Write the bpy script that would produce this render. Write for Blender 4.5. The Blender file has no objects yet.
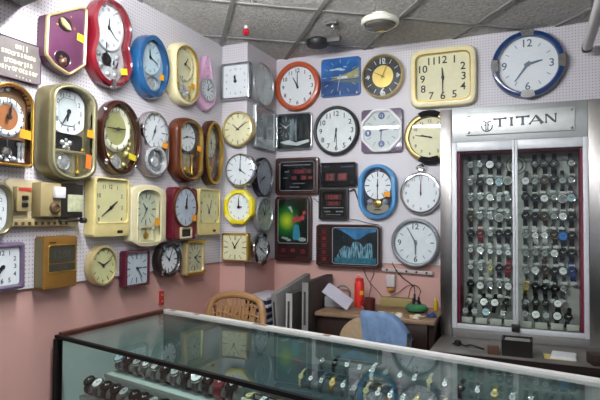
import bpy, bmesh, math, random
from mathutils import Matrix, Vector
PI = math.pi
random.seed(7)
SC = bpy.context.scene
COL = SC.collection

TUBE, SKY, EXPO = 260.0, 0.7, 0.28      # lamp radiance, daylight, exposure
# ---------------------------------------------------------------- materials
def lin(h):
    h = h.lstrip('#')
    out = []
    for i in (0, 2, 4):
        c = int(h[i:i+2], 16) / 255
        out.append(c / 12.92 if c <= .04045 else ((c + .055) / 1.055) ** 2.4)
    return tuple(out)

MATS = {}
def M(name, hexc, rough=.5, metal=0.0, var=.06, scale=25, bump=0.0, bscale=60, coat=0.0, emit=0.0, spec=.5):
    if name in MATS: return MATS[name]
    m = bpy.data.materials.new(name); m.use_nodes = True
    nt = m.node_tree; b = nt.nodes['Principled BSDF']
    c = lin(hexc)
    tc = nt.nodes.new('ShaderNodeTexCoord')
    nz = nt.nodes.new('ShaderNodeTexNoise'); nz.inputs['Scale'].default_value = scale; nz.inputs['Detail'].default_value = 3
    nt.links.new(tc.outputs['Object'], nz.inputs['Vector'])
    rp = nt.nodes.new('ShaderNodeValToRGB')
    rp.color_ramp.elements[0].position = .3; rp.color_ramp.elements[1].position = .7
    rp.color_ramp.elements[0].color = (*[max(0, x * (1 - var)) for x in c], 1)
    rp.color_ramp.elements[1].color = (*[min(1, x * (1 + var)) for x in c], 1)
    nt.links.new(nz.outputs['Fac'], rp.inputs['Fac'])
    nt.links.new(rp.outputs['Color'], b.inputs['Base Color'])
    b.inputs['Roughness'].default_value = rough; b.inputs['Metallic'].default_value = metal
    b.inputs['Coat Weight'].default_value = coat; b.inputs['Coat Roughness'].default_value = .08
    b.inputs['Specular IOR Level'].default_value = spec
    if emit:
        nt.links.new(rp.outputs['Color'], b.inputs['Emission Color']); b.inputs['Emission Strength'].default_value = emit
    if bump:
        n2 = nt.nodes.new('ShaderNodeTexNoise'); n2.inputs['Scale'].default_value = bscale; n2.inputs['Detail'].default_value = 4
        nt.links.new(tc.outputs['Object'], n2.inputs['Vector'])
        bp = nt.nodes.new('ShaderNodeBump'); bp.inputs['Strength'].default_value = bump; bp.inputs['Distance'].default_value = .004
        nt.links.new(n2.outputs['Fac'], bp.inputs['Height']); nt.links.new(bp.outputs['Normal'], b.inputs['Normal'])
    MATS[name] = m
    return m

def glass_mat(name, tint, ior=1.45, rough=0.0):
    m = bpy.data.materials.new(name); m.use_nodes = True
    nt = m.node_tree; nt.nodes.clear()
    o = nt.nodes.new('ShaderNodeOutputMaterial')
    t = nt.nodes.new('ShaderNodeBsdfTransparent'); t.inputs['Color'].default_value = (*lin(tint), 1)
    g = nt.nodes.new('ShaderNodeBsdfGlossy'); g.inputs['Roughness'].default_value = rough
    f = nt.nodes.new('ShaderNodeFresnel'); f.inputs['IOR'].default_value = ior
    geo = nt.nodes.new('ShaderNodeNewGeometry')
    inv = nt.nodes.new('ShaderNodeMath'); inv.operation = 'SUBTRACT'; inv.inputs[0].default_value = 1
    nt.links.new(geo.outputs['Backfacing'], inv.inputs[1])
    mul = nt.nodes.new('ShaderNodeMath'); mul.operation = 'MULTIPLY'
    nt.links.new(f.outputs['Fac'], mul.inputs[0]); nt.links.new(inv.outputs[0], mul.inputs[1])
    mx = nt.nodes.new('ShaderNodeMixShader')
    nt.links.new(mul.outputs[0], mx.inputs['Fac']); nt.links.new(t.outputs[0], mx.inputs[1]); nt.links.new(g.outputs[0], mx.inputs[2])
    nt.links.new(mx.outputs[0], o.inputs['Surface'])
    return m

GLASS = glass_mat('clock_glass', '#fbfcfc')
TOPGLASS = glass_mat('counter_glass', '#eef4f2', 1.5)
DOORGLASS = glass_mat('door_glass', '#f0f3f1', 1.45)

def peg_mat():
    m = bpy.data.materials.new('pegboard'); m.use_nodes = True
    nt = m.node_tree; b = nt.nodes['Principled BSDF']; L = nt.links.new
    tc = nt.nodes.new('ShaderNodeTexCoord'); sp = nt.nodes.new('ShaderNodeSeparateXYZ'); L(tc.outputs['Object'], sp.inputs[0])
    def mn(op, a, v=None):
        n = nt.nodes.new('ShaderNodeMath'); n.operation = op
        if hasattr(a, 'is_output'): L(a, n.inputs[0])
        else: n.inputs[0].default_value = a
        if v is not None:
            if hasattr(v, 'is_output'): L(v, n.inputs[1])
            else: n.inputs[1].default_value = v
        return n.outputs[0]
    def cell(s):
        f = mn('FRACT', mn('MULTIPLY', mn('ADD', s, 20.0), 1 / .0165)); return mn('POWER', mn('SUBTRACT', f, .5), 2.0)
    # local x runs along the panel, local y is up
    d = mn('ADD', cell(sp.outputs['X']), cell(sp.outputs['Y']))
    hole = mn('LESS_THAN', d, .025)
    nz = nt.nodes.new('ShaderNodeTexNoise'); nz.inputs['Scale'].default_value = 3; L(tc.outputs['Object'], nz.inputs['Vector'])
    rp = nt.nodes.new('ShaderNodeValToRGB')
    rp.color_ramp.elements[0].color = (*lin('#c8c3c8'), 1); rp.color_ramp.elements[1].color = (*lin('#d6d2d5'), 1)
    L(nz.outputs['Fac'], rp.inputs['Fac'])
    mx = nt.nodes.new('ShaderNodeMixRGB'); L(hole, mx.inputs['Fac']); L(rp.outputs['Color'], mx.inputs['Color1'])
    mx.inputs['Color2'].default_value = (*lin('#837a80'), 1)
    L(mx.outputs['Color'], b.inputs['Base Color']); b.inputs['Roughness'].default_value = .45
    return m
PEG = peg_mat()

def tile_mat():
    m = M('ceiling_tile', '#cfccc6', .9, var=.2, scale=45)
    nt = m.node_tree; b = nt.nodes['Principled BSDF']
    tc = nt.nodes.new('ShaderNodeTexCoord')
    v = nt.nodes.new('ShaderNodeTexNoise'); v.inputs['Scale'].default_value = 38; v.inputs['Detail'].default_value = 5; v.inputs['Distortion'].default_value = 1.6
    nt.links.new(tc.outputs['Object'], v.inputs['Vector'])
    bp = nt.nodes.new('ShaderNodeBump'); bp.inputs['Strength'].default_value = 1; bp.inputs['Distance'].default_value = .03
    nt.links.new(v.outputs['Fac'], bp.inputs['Height']); nt.links.new(bp.outputs['Normal'], b.inputs['Normal'])
    return m
TILE = tile_mat()

# ---------------------------------------------------------------- objects
def obj(name, bm, mat, parent=None, smooth=35):
    me = bpy.data.meshes.new(name)
    bmesh.ops.recalc_face_normals(bm, faces=bm.faces[:])
    bm.to_mesh(me); bm.free()
    for m in (mat if isinstance(mat, (list, tuple)) else [mat]): me.materials.append(m)
    if smooth and len(me.polygons):
        me.polygons.foreach_set('use_smooth', [True] * len(me.polygons))
        me.set_sharp_from_angle(angle=math.radians(smooth))
    o = bpy.data.objects.new(name, me); COL.objects.link(o)
    if parent: o.parent = parent
    return o
def inst(name, me, parent):
    o = bpy.data.objects.new(name, me); COL.objects.link(o); o.parent = parent; return o
def tag(o, label, cat=None, group=None, kind=None):
    o['label'] = label
    if cat: o['category'] = cat
    if group: o['group'] = group
    if kind: o['kind'] = kind
    return o
def thing(name, label, cat, loc=(0, 0, 0), rot=(0, 0, 0), group=None):
    o = bpy.data.objects.new(name, None); COL.objects.link(o)
    o.empty_display_size = .05; o.location = loc; o.rotation_euler = rot
    return tag(o, label, cat, group)
def struct(name, bm, mat, label=None, smooth=0):
    o = obj(name, bm, mat, None, smooth); o['kind'] = 'structure'
    if label: o['label'] = label
    return o

# ---------------------------------------------------------------- shapes
N = 64
def ell(a, b=None, n=N, c=(0, 0)):
    b = a if b is None else b
    return [(c[0] + a * math.cos(2 * PI * i / n), c[1] + b * math.sin(2 * PI * i / n)) for i in range(n)]
def sup(a, b, p=10, n=N, c=(0, 0)):
    o = []
    for i in range(n):
        t = 2 * PI * (i + .5) / n; cs, sn = math.cos(t), math.sin(t)
        k = (abs(cs) ** p + abs(sn) ** p) ** (-1 / p)      # radial rounded square
        o.append((c[0] + a * k * cs, c[1] + b * k * sn))
    return o
def polyr(pts, n=N, c=(0, 0)):
    out = []
    for i in range(n):
        t = 2 * PI * (i + .5) / n; dx, dy = math.cos(t), math.sin(t); best = 0
        for j in range(len(pts)):
            x1, y1 = pts[j]; x2, y2 = pts[(j + 1) % len(pts)]
            x1 -= c[0]; x2 -= c[0]; y1 -= c[1]; y2 -= c[1]
            ex, ey = x2 - x1, y2 - y1; det = ex * dy - ey * dx
            if abs(det) < 1e-9: continue
            r = (x1 * ey - y1 * ex) / (dx * ey - dy * ex)
            s = ((r * dx - x1) * ex + (r * dy - y1) * ey) / (ex * ex + ey * ey)
            if r > 0 and -1e-6 <= s <= 1 + 1e-6: best = max(best, r)
        out.append((c[0] + best * dx, c[1] + best * dy))
    return out
def smooth_o(o, k=1):
    for _ in range(k):
        n = len(o); o = [((o[i-1][0] + 2 * o[i][0] + o[(i+1) % n][0]) / 4, (o[i-1][1] + 2 * o[i][1] + o[(i+1) % n][1]) / 4) for i in range(n)]
    return o
def arch(a, b, c=(0, 0), n=N, top=True, bot=False, k=.5):
    """rectangle of half-size a, b with an elliptic top (and bottom) of rise k*a"""
    pts = []
    m = 14; r = k * a
    for i in range(m + 1):
        t = PI * i / m; pts.append((a * math.cos(t), b - r + r * math.sin(t)))
    if bot:
        for i in range(m + 1):
            t = PI + PI * i / m; pts.append((a * math.cos(t), -b + r + r * math.sin(t)))
    else: pts += [(-a, -b), (a, -b)]
    return [(x + c[0], y + c[1]) for x, y in polyr(pts, n)]
def grow(o, d):
    n = len(o); out = []
    for i in range(n):
        x0, y0 = o[i-1]; x1, y1 = o[(i+1) % n]; tx, ty = x1 - x0, y1 - y0
        l = math.hypot(tx, ty) or 1; out.append((o[i][0] + d * ty / l, o[i][1] - d * tx / l))
    return out
def loft(bm, loops, cap0=True, cap1=True, mi=0):
    rows = [[bm.verts.new((x, y, z)) for x, y in o] for o, z in loops]
    n = len(rows[0])
    for a, b in zip(rows, rows[1:]):
        for i in range(n):
            f = bm.faces.new((a[i], a[(i+1) % n], b[(i+1) % n], b[i])); f.material_index = mi
    if cap0: bm.faces.new(rows[0][::-1]).material_index = mi
    if cap1: bm.faces.new(rows[-1]).material_index = mi
def slab(bm, o, z0, z1, bev=0):
    if bev: loft(bm, [(o, z0), (o, z1 - bev), (grow(o, -bev * .3), z1 - bev * .3), (grow(o, -bev), z1)])
    else: loft(bm, [(o, z0), (o, z1)])
def box(bm, x0, x1, y0, y1, z0, z1, bev=0, mat=None):
    r = bmesh.ops.create_cube(bm, size=1); vs = r['verts']
    bmesh.ops.scale(bm, vec=(x1 - x0, y1 - y0, z1 - z0), verts=vs)
    bmesh.ops.translate(bm, vec=((x0 + x1) / 2, (y0 + y1) / 2, (z0 + z1) / 2), verts=vs)
    if bev:
        es = list({e for v in vs for e in v.link_edges})
        g = bmesh.ops.bevel(bm, geom=es, offset=bev, segments=2, affect='EDGES', profile=.5)
        vs = list({v for f in g['faces'] for v in f.verts} | {v for v in vs if v.is_valid})
    if mat is not None: bmesh.ops.transform(bm, matrix=mat, verts=vs)
    return vs
def B(*a, **k):
    bm = bmesh.new(); box(bm, *a, **k); return bm
def lathe(bm, prof, c=(0, 0), n=32, sx=1, sy=1):
    loft(bm, [(ell(max(r, 1e-5) * sx, max(r, 1e-5) * sy, n, c), z) for r, z in prof])
def tube(bm, pts, r, n=8, closed=False):
    P = [Vector(p) for p in pts]; rows = []
    m = len(P)
    for i in range(m):
        a = P[i-1] if (i > 0 or closed) else P[i]; b = P[(i+1) % m] if (i < m - 1 or closed) else P[i]
        t = (b - a).normalized(); s = t.cross(Vector((0, 0, 1)))
        if s.length < .05: s = t.cross(Vector((0, 1, 0)))
        s.normalize(); u = s.cross(t)
        rr = r[i] if isinstance(r, (list, tuple)) else r
        rows.append([bm.verts.new(P[i] + s * rr * math.cos(2 * PI * k / n) + u * rr * math.sin(2 * PI * k / n)) for k in range(n)])
    for i in range(m if closed else m - 1):
        a, b = rows[i], rows[(i+1) % m]
        for k in range(n): bm.faces.new((a[k], a[(k+1) % n], b[(k+1) % n], b[k]))
    if not closed: bm.faces.new(rows[0][::-1]); bm.faces.new(rows[-1])
def spline(pts, k=8):
    P = [Vector(p) for p in pts]; out = []
    for i in range(len(P) - 1):
        p0, p1, p2, p3 = P[max(i-1, 0)], P[i], P[i+1], P[min(i+2, len(P)-1)]
        for j in range(k):
            t = j / k; out.append(.5 * ((2 * p1) + (p2 - p0) * t + (2 * p0 - 5 * p1 + 4 * p2 - p3) * t * t + (3 * p1 - p0 - 3 * p2 + p3) * t ** 3))
    out.append(P[-1]); return out
def prism(bm, pts, z0, z1):
    loft(bm, [(pts, z0), (pts, z1)])

GL = {}
def glyph(s):
    if s not in GL:
        cu = bpy.data.curves.new('txt', 'FONT'); cu.body = s; cu.align_x = 'CENTER'; cu.resolution_u = 3; cu.offset = .014
        o = bpy.data.objects.new('txt', cu); COL.objects.link(o)
        dg = bpy.context.evaluated_depsgraph_get(); me = bpy.data.meshes.new_from_object(o.evaluated_get(dg))
        V = [(v.co.x, v.co.y) for v in me.vertices]; F = [tuple(p.vertices) for p in me.polygons]
        bpy.data.objects.remove(o); bpy.data.curves.remove(cu); bpy.data.meshes.remove(me)
        ys = [v[1] for v in V] or [0]; xs = [v[0] for v in V] or [0]
        cy, cx = (max(ys) + min(ys)) / 2, (max(xs) + min(xs)) / 2
        GL[s] = ([(x - cx, y - cy) for x, y in V], F)
    return GL[s]
def text(bm, s, x, y, size, z, rot=0, sx=1):
    """flat lettering, cap height about 0.7*size"""
    V, F = glyph(s); c, sn = math.cos(rot), math.sin(rot)
    vs = [bm.verts.new((x + size * (a * sx * c - b * sn), y + size * (a * sx * sn + b * c), z)) for a, b in V]
    for f in F:
        try: bm.faces.new([vs[i] for i in f])
        except ValueError: pass
def bar(bm, x, y, ang, l0, l1, w0, w1, z0, z1):
    """tapered bar from l0 to l1 along a clock angle in degrees"""
    a = math.radians(ang); dx, dy = math.sin(a), math.cos(a); px, py = dy, -dx
    pts = [(x + dx * l0 + px * w0, y + dy * l0 + py * w0), (x + dx * l1 + px * w1, y + dy * l1 + py * w1),
           (x + dx * l1 - px * w1, y + dy * l1 - py * w1), (x + dx * l0 - px * w0, y + dy * l0 - py * w0)]
    prism(bm, pts, z0, z1)

# ---------------------------------------------------------------- palette
gold = M('gold', '#c9a24a', .28, .85); palegold = M('pale_gold', '#cbb987', .35, .5)
chrome = M('chrome', '#d8d8da', .12, 1); silver = M('silver_plastic', '#b9bcbe', .3, .6)
white = M('white_plastic', '#e2e3e2', .4); dialw = M('dial_white', '#eff1f3', .5, var=.02); dialc = M('dial_cream', '#ece4ba', .5, var=.03)
dialg = M('dial_grey', '#d0d5d3', .5, var=.03); black = M('black_plastic', '#141316', .4); ink = M('black_print', '#191920', .6)
greyink = M('grey_print', '#6d7278', .6); bluei = M('blue_print', '#2b3580', .6)
cream = M('cream_plastic', '#e6dcae', .35, coat=.3); creamp = M('cream_pale', '#d9cfa8', .4)
maroon = M('maroon_plastic', '#4c1726', .25, coat=.5); red = M('red_lacquer', '#6b1420', .18, coat=.8); dkbrown = M('dark_brown_wood', '#34180f', .25, var=.3, scale=8, coat=.5)
wood = M('red_wood', '#522612', .3, var=.3, scale=10, coat=.4); olive = M('olive_gold', '#81795a', .3, .5); oliveb = M('olive_bright', '#a8a07c', .3, .4)
bluef = M('blue_lacquer', '#1f4f7c', .2, coat=.7); navy = M('navy_lacquer', '#0f3468', .18, coat=.8); skyb = M('sky_blue_plastic', '#4d92c6', .3, coat=.4)
pinkp = M('pink_plastic', '#d3a6c6', .35); pinkd = M('pink_deep', '#b877a8', .4); orange = M('orange_plastic', '#b5502a', .3, coat=.4)
matteb = M('matte_black', '#121113', .75, spec=.15); yellow = M('yellow_plastic', '#e3cf22', .35); purple = M('purple_plastic', '#67586f', .3, coat=.4); dark = M('dark_recess', '#191516', .4)
sticker = M('orange_sticker', '#e59a1e', .6); stickery = M('yellow_sticker', '#d9c62b', .6)
crystal = M('crystal', '#e6e8ea', .08, .7, var=.3, scale=90); led = M('red_led', '#8a2226', .4, emit=.15); ledoff = M('led_panel', '#2a0c10', .3)
rosewood = M('rosewood', '#33150f', .35, var=.4, scale=14, coat=.3); plaque = M('plaque_purple', '#542b46', .35, coat=.4)
copper = M('copper_dial', '#b9774a', .4, .3); greend = M('green_gold_dial', '#b4b277', .4, .2); brown = M('brown_digital', '#7f5a24', .4, .15)
honey = M('honey_plastic', '#dccb8a', .35, coat=.3); honeyd = M('dial_honey', '#e2d9a2', .5, var=.03)
gunmetal = M('gunmetal', '#4a4642', .3, .6)

# ---------------------------------------------------------------- wall clocks
# centre along the wall, height, width, height of each piece, in metres
G = {'L2':(1.932,2.174,0.312,0.412), 'L3':(2.218,2.136,0.256,0.326), 'L4':(2.505,2.169,0.250,0.350), 'L5':(2.739,2.171,0.226,0.348), 'L6':(1.415,1.714,0.196,0.313), 'L7':(1.685,1.720,0.260,0.404), 'L8':(2.002,1.743,0.280,0.355), 'L9':(2.262,1.744,0.220,0.345), 'L10':(2.545,1.746,0.270,0.368), 'L11':(2.795,1.757,0.190,0.396), 'L12':(1.336,1.397,0.198,0.207), 'L14':(1.940,1.412,0.232,0.268), 'L15':(2.207,1.374,0.270,0.312), 'L16':(2.510,1.388,0.224,0.290), 'L17':(2.765,1.398,0.240,0.272), 'L18':(1.404,1.182,0.185,0.180), 'L19':(1.657,1.183,0.174,0.214), 'L20':(1.914,1.148,0.169,0.186), 'L21':(2.142,1.115,0.185,0.180), 'L22':(2.395,1.140,0.210,0.192), 'L23':(2.638,1.135,0.186,0.196), 'P1':(-1.731,2.222,0.212,0.236), 'P2':(-1.710,1.918,0.220,0.224), 'P3':(-1.689,1.661,0.212,0.210), 'P4':(-1.701,1.431,0.214,0.222), 'P5':(-1.723,1.180,0.193,0.180), 'S1':(3.135,2.236,0.292,0.292), 'S2':(3.175,1.957,0.280,0.280), 'S3':(3.151,1.628,0.254,0.264), 'S4':(3.162,1.389,0.241,0.234), 'S5':(3.116,1.163,0.221,0.194), 'B1':(-1.494,2.263,0.336,0.340), 'B2':(-1.187,2.299,0.272,0.256), 'B3':(-0.898,2.273,0.273,0.284), 'B4':(-0.521,2.229,0.398,0.366), 'B5':(-0.043,2.258,0.394,0.390), 'B6':(-1.518,1.954,0.268,0.250), 'B7':(-1.212,1.943,0.316,0.328), 'B8':(-0.903,1.925,0.268,0.276), 'B9':(-0.600,1.867,0.314,0.330), 'B10':(-1.491,1.648,0.318,0.252), 'B11':(-1.195,1.651,0.256,0.160), 'B12':(-1.227,1.458,0.205,0.206), 'B13':(-1.519,1.289,0.271,0.440), 'B14':(-1.124,1.186,0.440,0.276), 'B15':(-0.929,1.535,0.254,0.352), 'B16':(-0.655,1.545,0.256,0.306), 'B17':(-0.687,1.217,0.300,0.300)}
def place(key, tilt=0):
    u, v, w, h = G[key]; t = math.radians(tilt)
    k = key[0]
    if k == 'L': return (-1.847, u, v), (PI/2, -t, PI/2)
    if k == 'S': return (-1.664, u, v), (PI/2, -t, PI/2)
    if k == 'P': return (u, 2.969, v), (PI/2, -t, 0)
    return (u, 3.387, v), (PI/2, -t, 0)
def root(key, name, label, cat, tilt=0, group=None):
    loc, rot = place(key, tilt)
    return thing(name, label, cat, loc, rot, group)
def case(r, out, inn, D, zd, mat, name='frame', bev=.012, dip=None):
    """solid body with a rounded rim of outline out and a sunk face of outline inn at depth zd"""
    bm = bmesh.new(); b = min(bev, D * .45)
    loft(bm, [(grow(out, -.004), .001), (out, .006), (out, D - b), (grow(out, -b * .3), D - b * .3), (grow(out, -b), D), (grow(inn, b * .35), D - .001), (inn, D - b * .6), (inn, zd)])
    return obj(name, bm, mat, r)
def disc(r, o, z, mat, name='dial', t=.0015):
    bm = bmesh.new(); slab(bm, o, z, z + t); return obj(name, bm, mat, r)
def ringp(r, o, w, z0, z1, mat, name):
    bm = bmesh.new(); i = grow(o, -w)
    loft(bm, [(o, z0), (o, z1 - w * .3), (grow(o, -w * .35), z1), (grow(o, -w * .65), z1), (i, z1 - w * .3), (i, z0)], False, False)
    n = len(o); bm.verts.ensure_lookup_table()
    for k in range(n): bm.faces.new((bm.verts[k], bm.verts[(k+1) % n], bm.verts[5*n + (k+1) % n], bm.verts[5*n + k]))
    return obj(name, bm, mat, r)
def face(r, rx, ry, z, style='12', time=(0, 0), mat=None, c=(0, 0), hmat=None, size=.03, box_=False, sec=None, k=.8, hw=1, hl=.5, ml=.74):
    mat = mat or ink; hmat = hmat or ink; bm = bmesh.new(); cnt = 0
    for h in range(1, 13):
        a = math.radians(30 * h); ca, sa = math.cos(a), math.sin(a)
        if box_:
            q = 1 / max(abs(sa), abs(ca)); q = 1 + (q - 1) * .78
            x, y = rx * k * sa * q, ry * k * ca * q
        else: x, y = rx * k * sa, ry * k * ca
        s = style
        if s == '12' or (s == 'q' and h % 3 == 0) or (s == '12h' and h in (12, 9, 6)):
            text(bm, str(h), c[0] + x, c[1] + y, size, z); cnt += 1
        elif s in ('q', 't', '12h'):
            f = .011 if s != 't' else .014
            l = math.hypot(x, y); bar(bm, c[0], c[1], math.degrees(math.atan2(x, y)), l - f, l + f, .0018 if h % 3 else .003, .0018 if h % 3 else .003, z, z + .0004)
        elif s == 'r':   # roman style strokes
            l = math.hypot(x, y); ang = math.degrees(math.atan2(x, y))
            for d in (-4, 0, 4) if h % 3 == 0 else (-2.5, 2.5): bar(bm, c[0], c[1], ang + d, l - .008, l + .009, .001, .001, z, z + .0004)
    obj('numerals', bm, mat, r, smooth=0)
    R = min(rx, ry)
    for nm, ang, l, w, zz in (('hour_hand', time[0], R * hl, .0042 * hw, z + .003), ('minute_hand', time[1], R * ml, .0032 * hw, z + .005)):
        bm = bmesh.new(); bar(bm, c[0], c[1], ang, -R * .12, l, w, w * .45, zz, zz + .001)
        slab(bm, ell(.006 * hw, n=16, c=c), zz - .0008, zz + .0016); obj(nm, bm, hmat, r, smooth=0)
    if sec is not None:
        bm = bmesh.new(); bar(bm, c[0], c[1], sec, -R * .2, R * .78, .0008, .0005, z + .0075, z + .0082); obj('second_hand', bm, M('red_hand', '#a8322c', .4), r, smooth=0)
def pane(r, o, z, name='front_glass'):
    bm = bmesh.new(); slab(bm, o, z, z + .002); return obj(name, bm, GLASS, r)
def stick(r, x, y, z, w=.032, h=.026, mat=None, rot=-.1):
    bm = bmesh.new(); c, s = math.cos(rot), math.sin(rot)
    prism(bm, [(x + a * c - b * s, y + a * s + b * c) for a, b in ((-w/2, -h/2), (w/2, -h/2), (w/2, h/2), (-w/2, h/2))], z, z + .0008)
    o = obj('price_sticker', bm, mat or sticker, r, smooth=0); return o
def pendulum(r, x, y, rad, z, mat, top=None):
    bm = bmesh.new(); lathe(bm, [(rad, z), (rad, z + .004), (rad * .9, z + .007), (rad * .72, z + .004), (rad * .5, z + .006), (.001, z + .009)], (x, y), 28)
    if top: bar(bm, x, y, 0, rad * .8, top, .0022, .0022, z + .001, z + .004)
    return obj('pendulum', bm, mat, r)
def pillars(r, xs, y0, y1, z, rad, mat, name='ornament'):
    bm = bmesh.new()
    for x in xs:
        tube(bm, [(x, y0 + (y1 - y0) * t, z) for t in (0, .12, .2, .5, .8, .88, 1)], [rad * q for q in (1.6, 1.6, .9, 1.15, .9, 1.6, 1.6)], 10)
    return obj(name, bm, mat, r)
def cluster(r, pts, z, mat, name='ornament'):
    if name == 'stud' and len(pts) > 1:
        for p in pts: cluster(r, [p], z, mat, name)
        return
    bm = bmesh.new()
    for x, y, q in pts: lathe(bm, [(q, z), (q * .9, z + q * .4), (q * .5, z + q * .8), (.0005, z + q)], (x, y), 12)
    return obj(name, bm, mat, r)

def std(key, label, out, inn, D, zd, fm, dm, style, time, nm=None, hm=None, size=.028, tilt=0, rim=None, glass=True, stk=None, box_=False, rimw=.006, bev=.012, **kw):
    r = root(key, 'wall_clock', label, 'clock', tilt)
    case(r, out, inn, D, zd, fm, bev=bev)
    disc(r, grow(inn, -.0008), zd, dm)
    xs = [p[0] for p in inn]; ys = [p[1] for p in inn]
    face(r, max(xs), max(ys), zd + .002, style, time, nm, hmat=hm, size=size, box_=box_, **kw)
    if rim: ringp(r, grow(inn, rimw), rimw, D - .008, D + .002, rim, 'inner_rim')
    if glass: pane(r, grow(inn, -.001), D - .007)
    if stk: stick(r, stk[0], stk[1], D - .004)
    return r
def wh(key): return G[key][2] / 2, G[key][3] / 2

# ---- left wall, upper row
# small decorated signboard
r = thing('signboard', 'dark framed shop sign with pale lettering at left edge below ceiling', 'sign', (-1.846, 1.428, 1.974), (PI/2, 0, PI/2))
bm = bmesh.new(); slab(bm, sup(.142, .079, 40), .001, .016, .002); obj('board', bm, M('sign_board', '#6f6866', .4, var=.3, scale=7), r)
ringp(r, sup(.142, .079, 40), .004, .002, .019, M('sign_edge', '#4b2f4a', .4), 'frame')
bm = bmesh.new()
rr = random.Random(3)
for row, (x0, x1, y) in enumerate(((.03, .075, .05), (-.03, .115, .02), (-.02, .10, -.012), (-.045, .125, -.04), (.03, .10, -.066))):
    x = x0; hgt = .026 if row < 4 else .01
    while x < x1:
        w = rr.uniform(.009, .014)
        text(bm, rr.choice('oeanrtsl'), x, y + rr.uniform(-.002, .002), hgt * 1.25, .0168); x += w + .003
obj('lettering', bm, M('sign_letters', '#d8d7b4', .5), r, smooth=0)
bm = bmesh.new()
for x, y, q in ((-.085, .0, .018), (-.075, -.03, .014), (-.11, .03, .02), (-.12, -.035, .03), (-.095, .055, .016), (-.115, .01, .03), (-.06, -.055, .014)):
    slab(bm, [(x + q * (1 + .4 * math.sin(5 * t)) * math.cos(t), y + q * (1 + .4 * math.sin(5 * t)) * math.sin(t)) for t in [2 * PI * i / 30 for i in range(30)]], .0162, .017)
obj('painted_flowers', bm, M('sign_flowers', '#8fb4b4', .5, var=.4, scale=40), r)

# purple plaque clock
r = thing('wall_clock', 'purple plaque clock in gold frame with gold bird recess and no visible dial', 'clock', (-1.847, 1.662, 2.125), (PI/2, 0, PI/2))
P = polyr([(-.1, .043), (-.098, .055), (.085, .155), (.108, .143), (.103, -.1), (.017, -.164), (-.061, -.143), (-.105, -.108)])
case(r, P, grow(P, -.012), .056, .048, plaque, bev=.004); ringp(r, grow(P, .001), .010, .047, .062, palegold, 'gold_edge')
bm = bmesh.new(); slab(bm, grow(P, -.0125), .048, .055, .002); obj('panel', bm, plaque, r)
disc(r, ell(.036, .03, c=(-.01, .045)), .0555, dark, 'recess')
bm = bmesh.new(); slab(bm, smooth_o(polyr([(-.038, .066), (-.02, .062), (.006, .045), (.018, .024), (-.004, .022), (-.024, .034)], c=(-.012, .042)), 2), .057, .066, .003); obj('bird_ornament', bm, M('bird_gold', '#dcc58c', .35, .3), r)
ringp(r, ell(.044, .036, c=(-.022, -.105)), .004, .054, .06, plaque, 'lower_ring')
disc(r, ell(.040, .033, c=(-.022, -.105)), .0555, M('dark_window', '#2c2226', .2, .4), 'lower_window')
cluster(r, [(-.022, -.118, .018), (-.03, -.1, .008), (-.01, -.102, .008)], .057, M('bronze', '#7a5a4a', .3, .7), 'lower_ornament')
cluster(r, [(-.05, .03, .005), (.04, .04, .005), (-.045, .085, .004), (.02, .085, .004)], .055, gold, 'stud')
stick(r, .075, .012, .0555, .04, .032, stickery)

# red guitar shaped clock
w, h = wh('L2'); r = root('L2', 'wall_clock', 'large red figure-eight shaped clock with white dial above silvery pendulum scene', 'clock')
def lobes(a, b, k, y0=.0, s=.06, low=1.06):
    o = []
    for i in range(N):
        t = 2 * PI * (i + .5) / N; x, y = a * math.cos(t), b * math.sin(t)
        sg = 1 if y > y0 else low
        x = a * sg * (1 if abs(y) < b else 1) * (abs(math.cos(t)) ** .8) * (1 if math.cos(t) > 0 else -1) * (1 - k * math.exp(-((y - y0) / s) ** 2)); o.append((x, y))
    return smooth_o(o, 2)
O = lobes(w * .94, h, .24); I = lobes(w * .76, h * .87, .28)
case(r, O, I, .065, .02, red, bev=.022); disc(r, grow(I, -.001), .02, M('silver_face', '#cfd3d6', .25, .3, var=.2, scale=30), 'face_plate')
ringp(r, ell(.098, .112, c=(0, .075)), .008, .02, .03, silver, 'dial_ring'); disc(r, ell(.09, .104, c=(0, .075)), .0215, dialw)
face(r, .09, .104, .024, 'r', (5, 132), c=(0, .075), hw=1.2)
pendulum(r, -.01, -.075, .03, .022, dark, .08); cluster(r, [(-.06, -.06, .014), (.055, -.05, .016), (.035, -.1, .012), (-.05, -.11, .018), (0, -.14, .016), (.05, -.135, .012), (-.08, .15, .01), (-.06, .165, .012), (-.03, .172, .011), (.05, .165, .012), (.075, .15, .01)], .022, crystal)
bm = bmesh.new()
for q in range(5): bar(bm, -.03 + .02 * q, -.105, -20 + 10 * q, 0, .035, .003, .002, .026, .03)
obj('dark_figures', bm, dark, r)
pane(r, grow(I, -.001), .05); stick(r, .07, -.118, .058, .045, .03, stickery, .2)
bm = bmesh.new(); slab(bm, sup(.012, .022, 6, c=(0, -h + .018)), .05, .068, .004); obj('clasp', bm, chrome, r)

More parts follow.
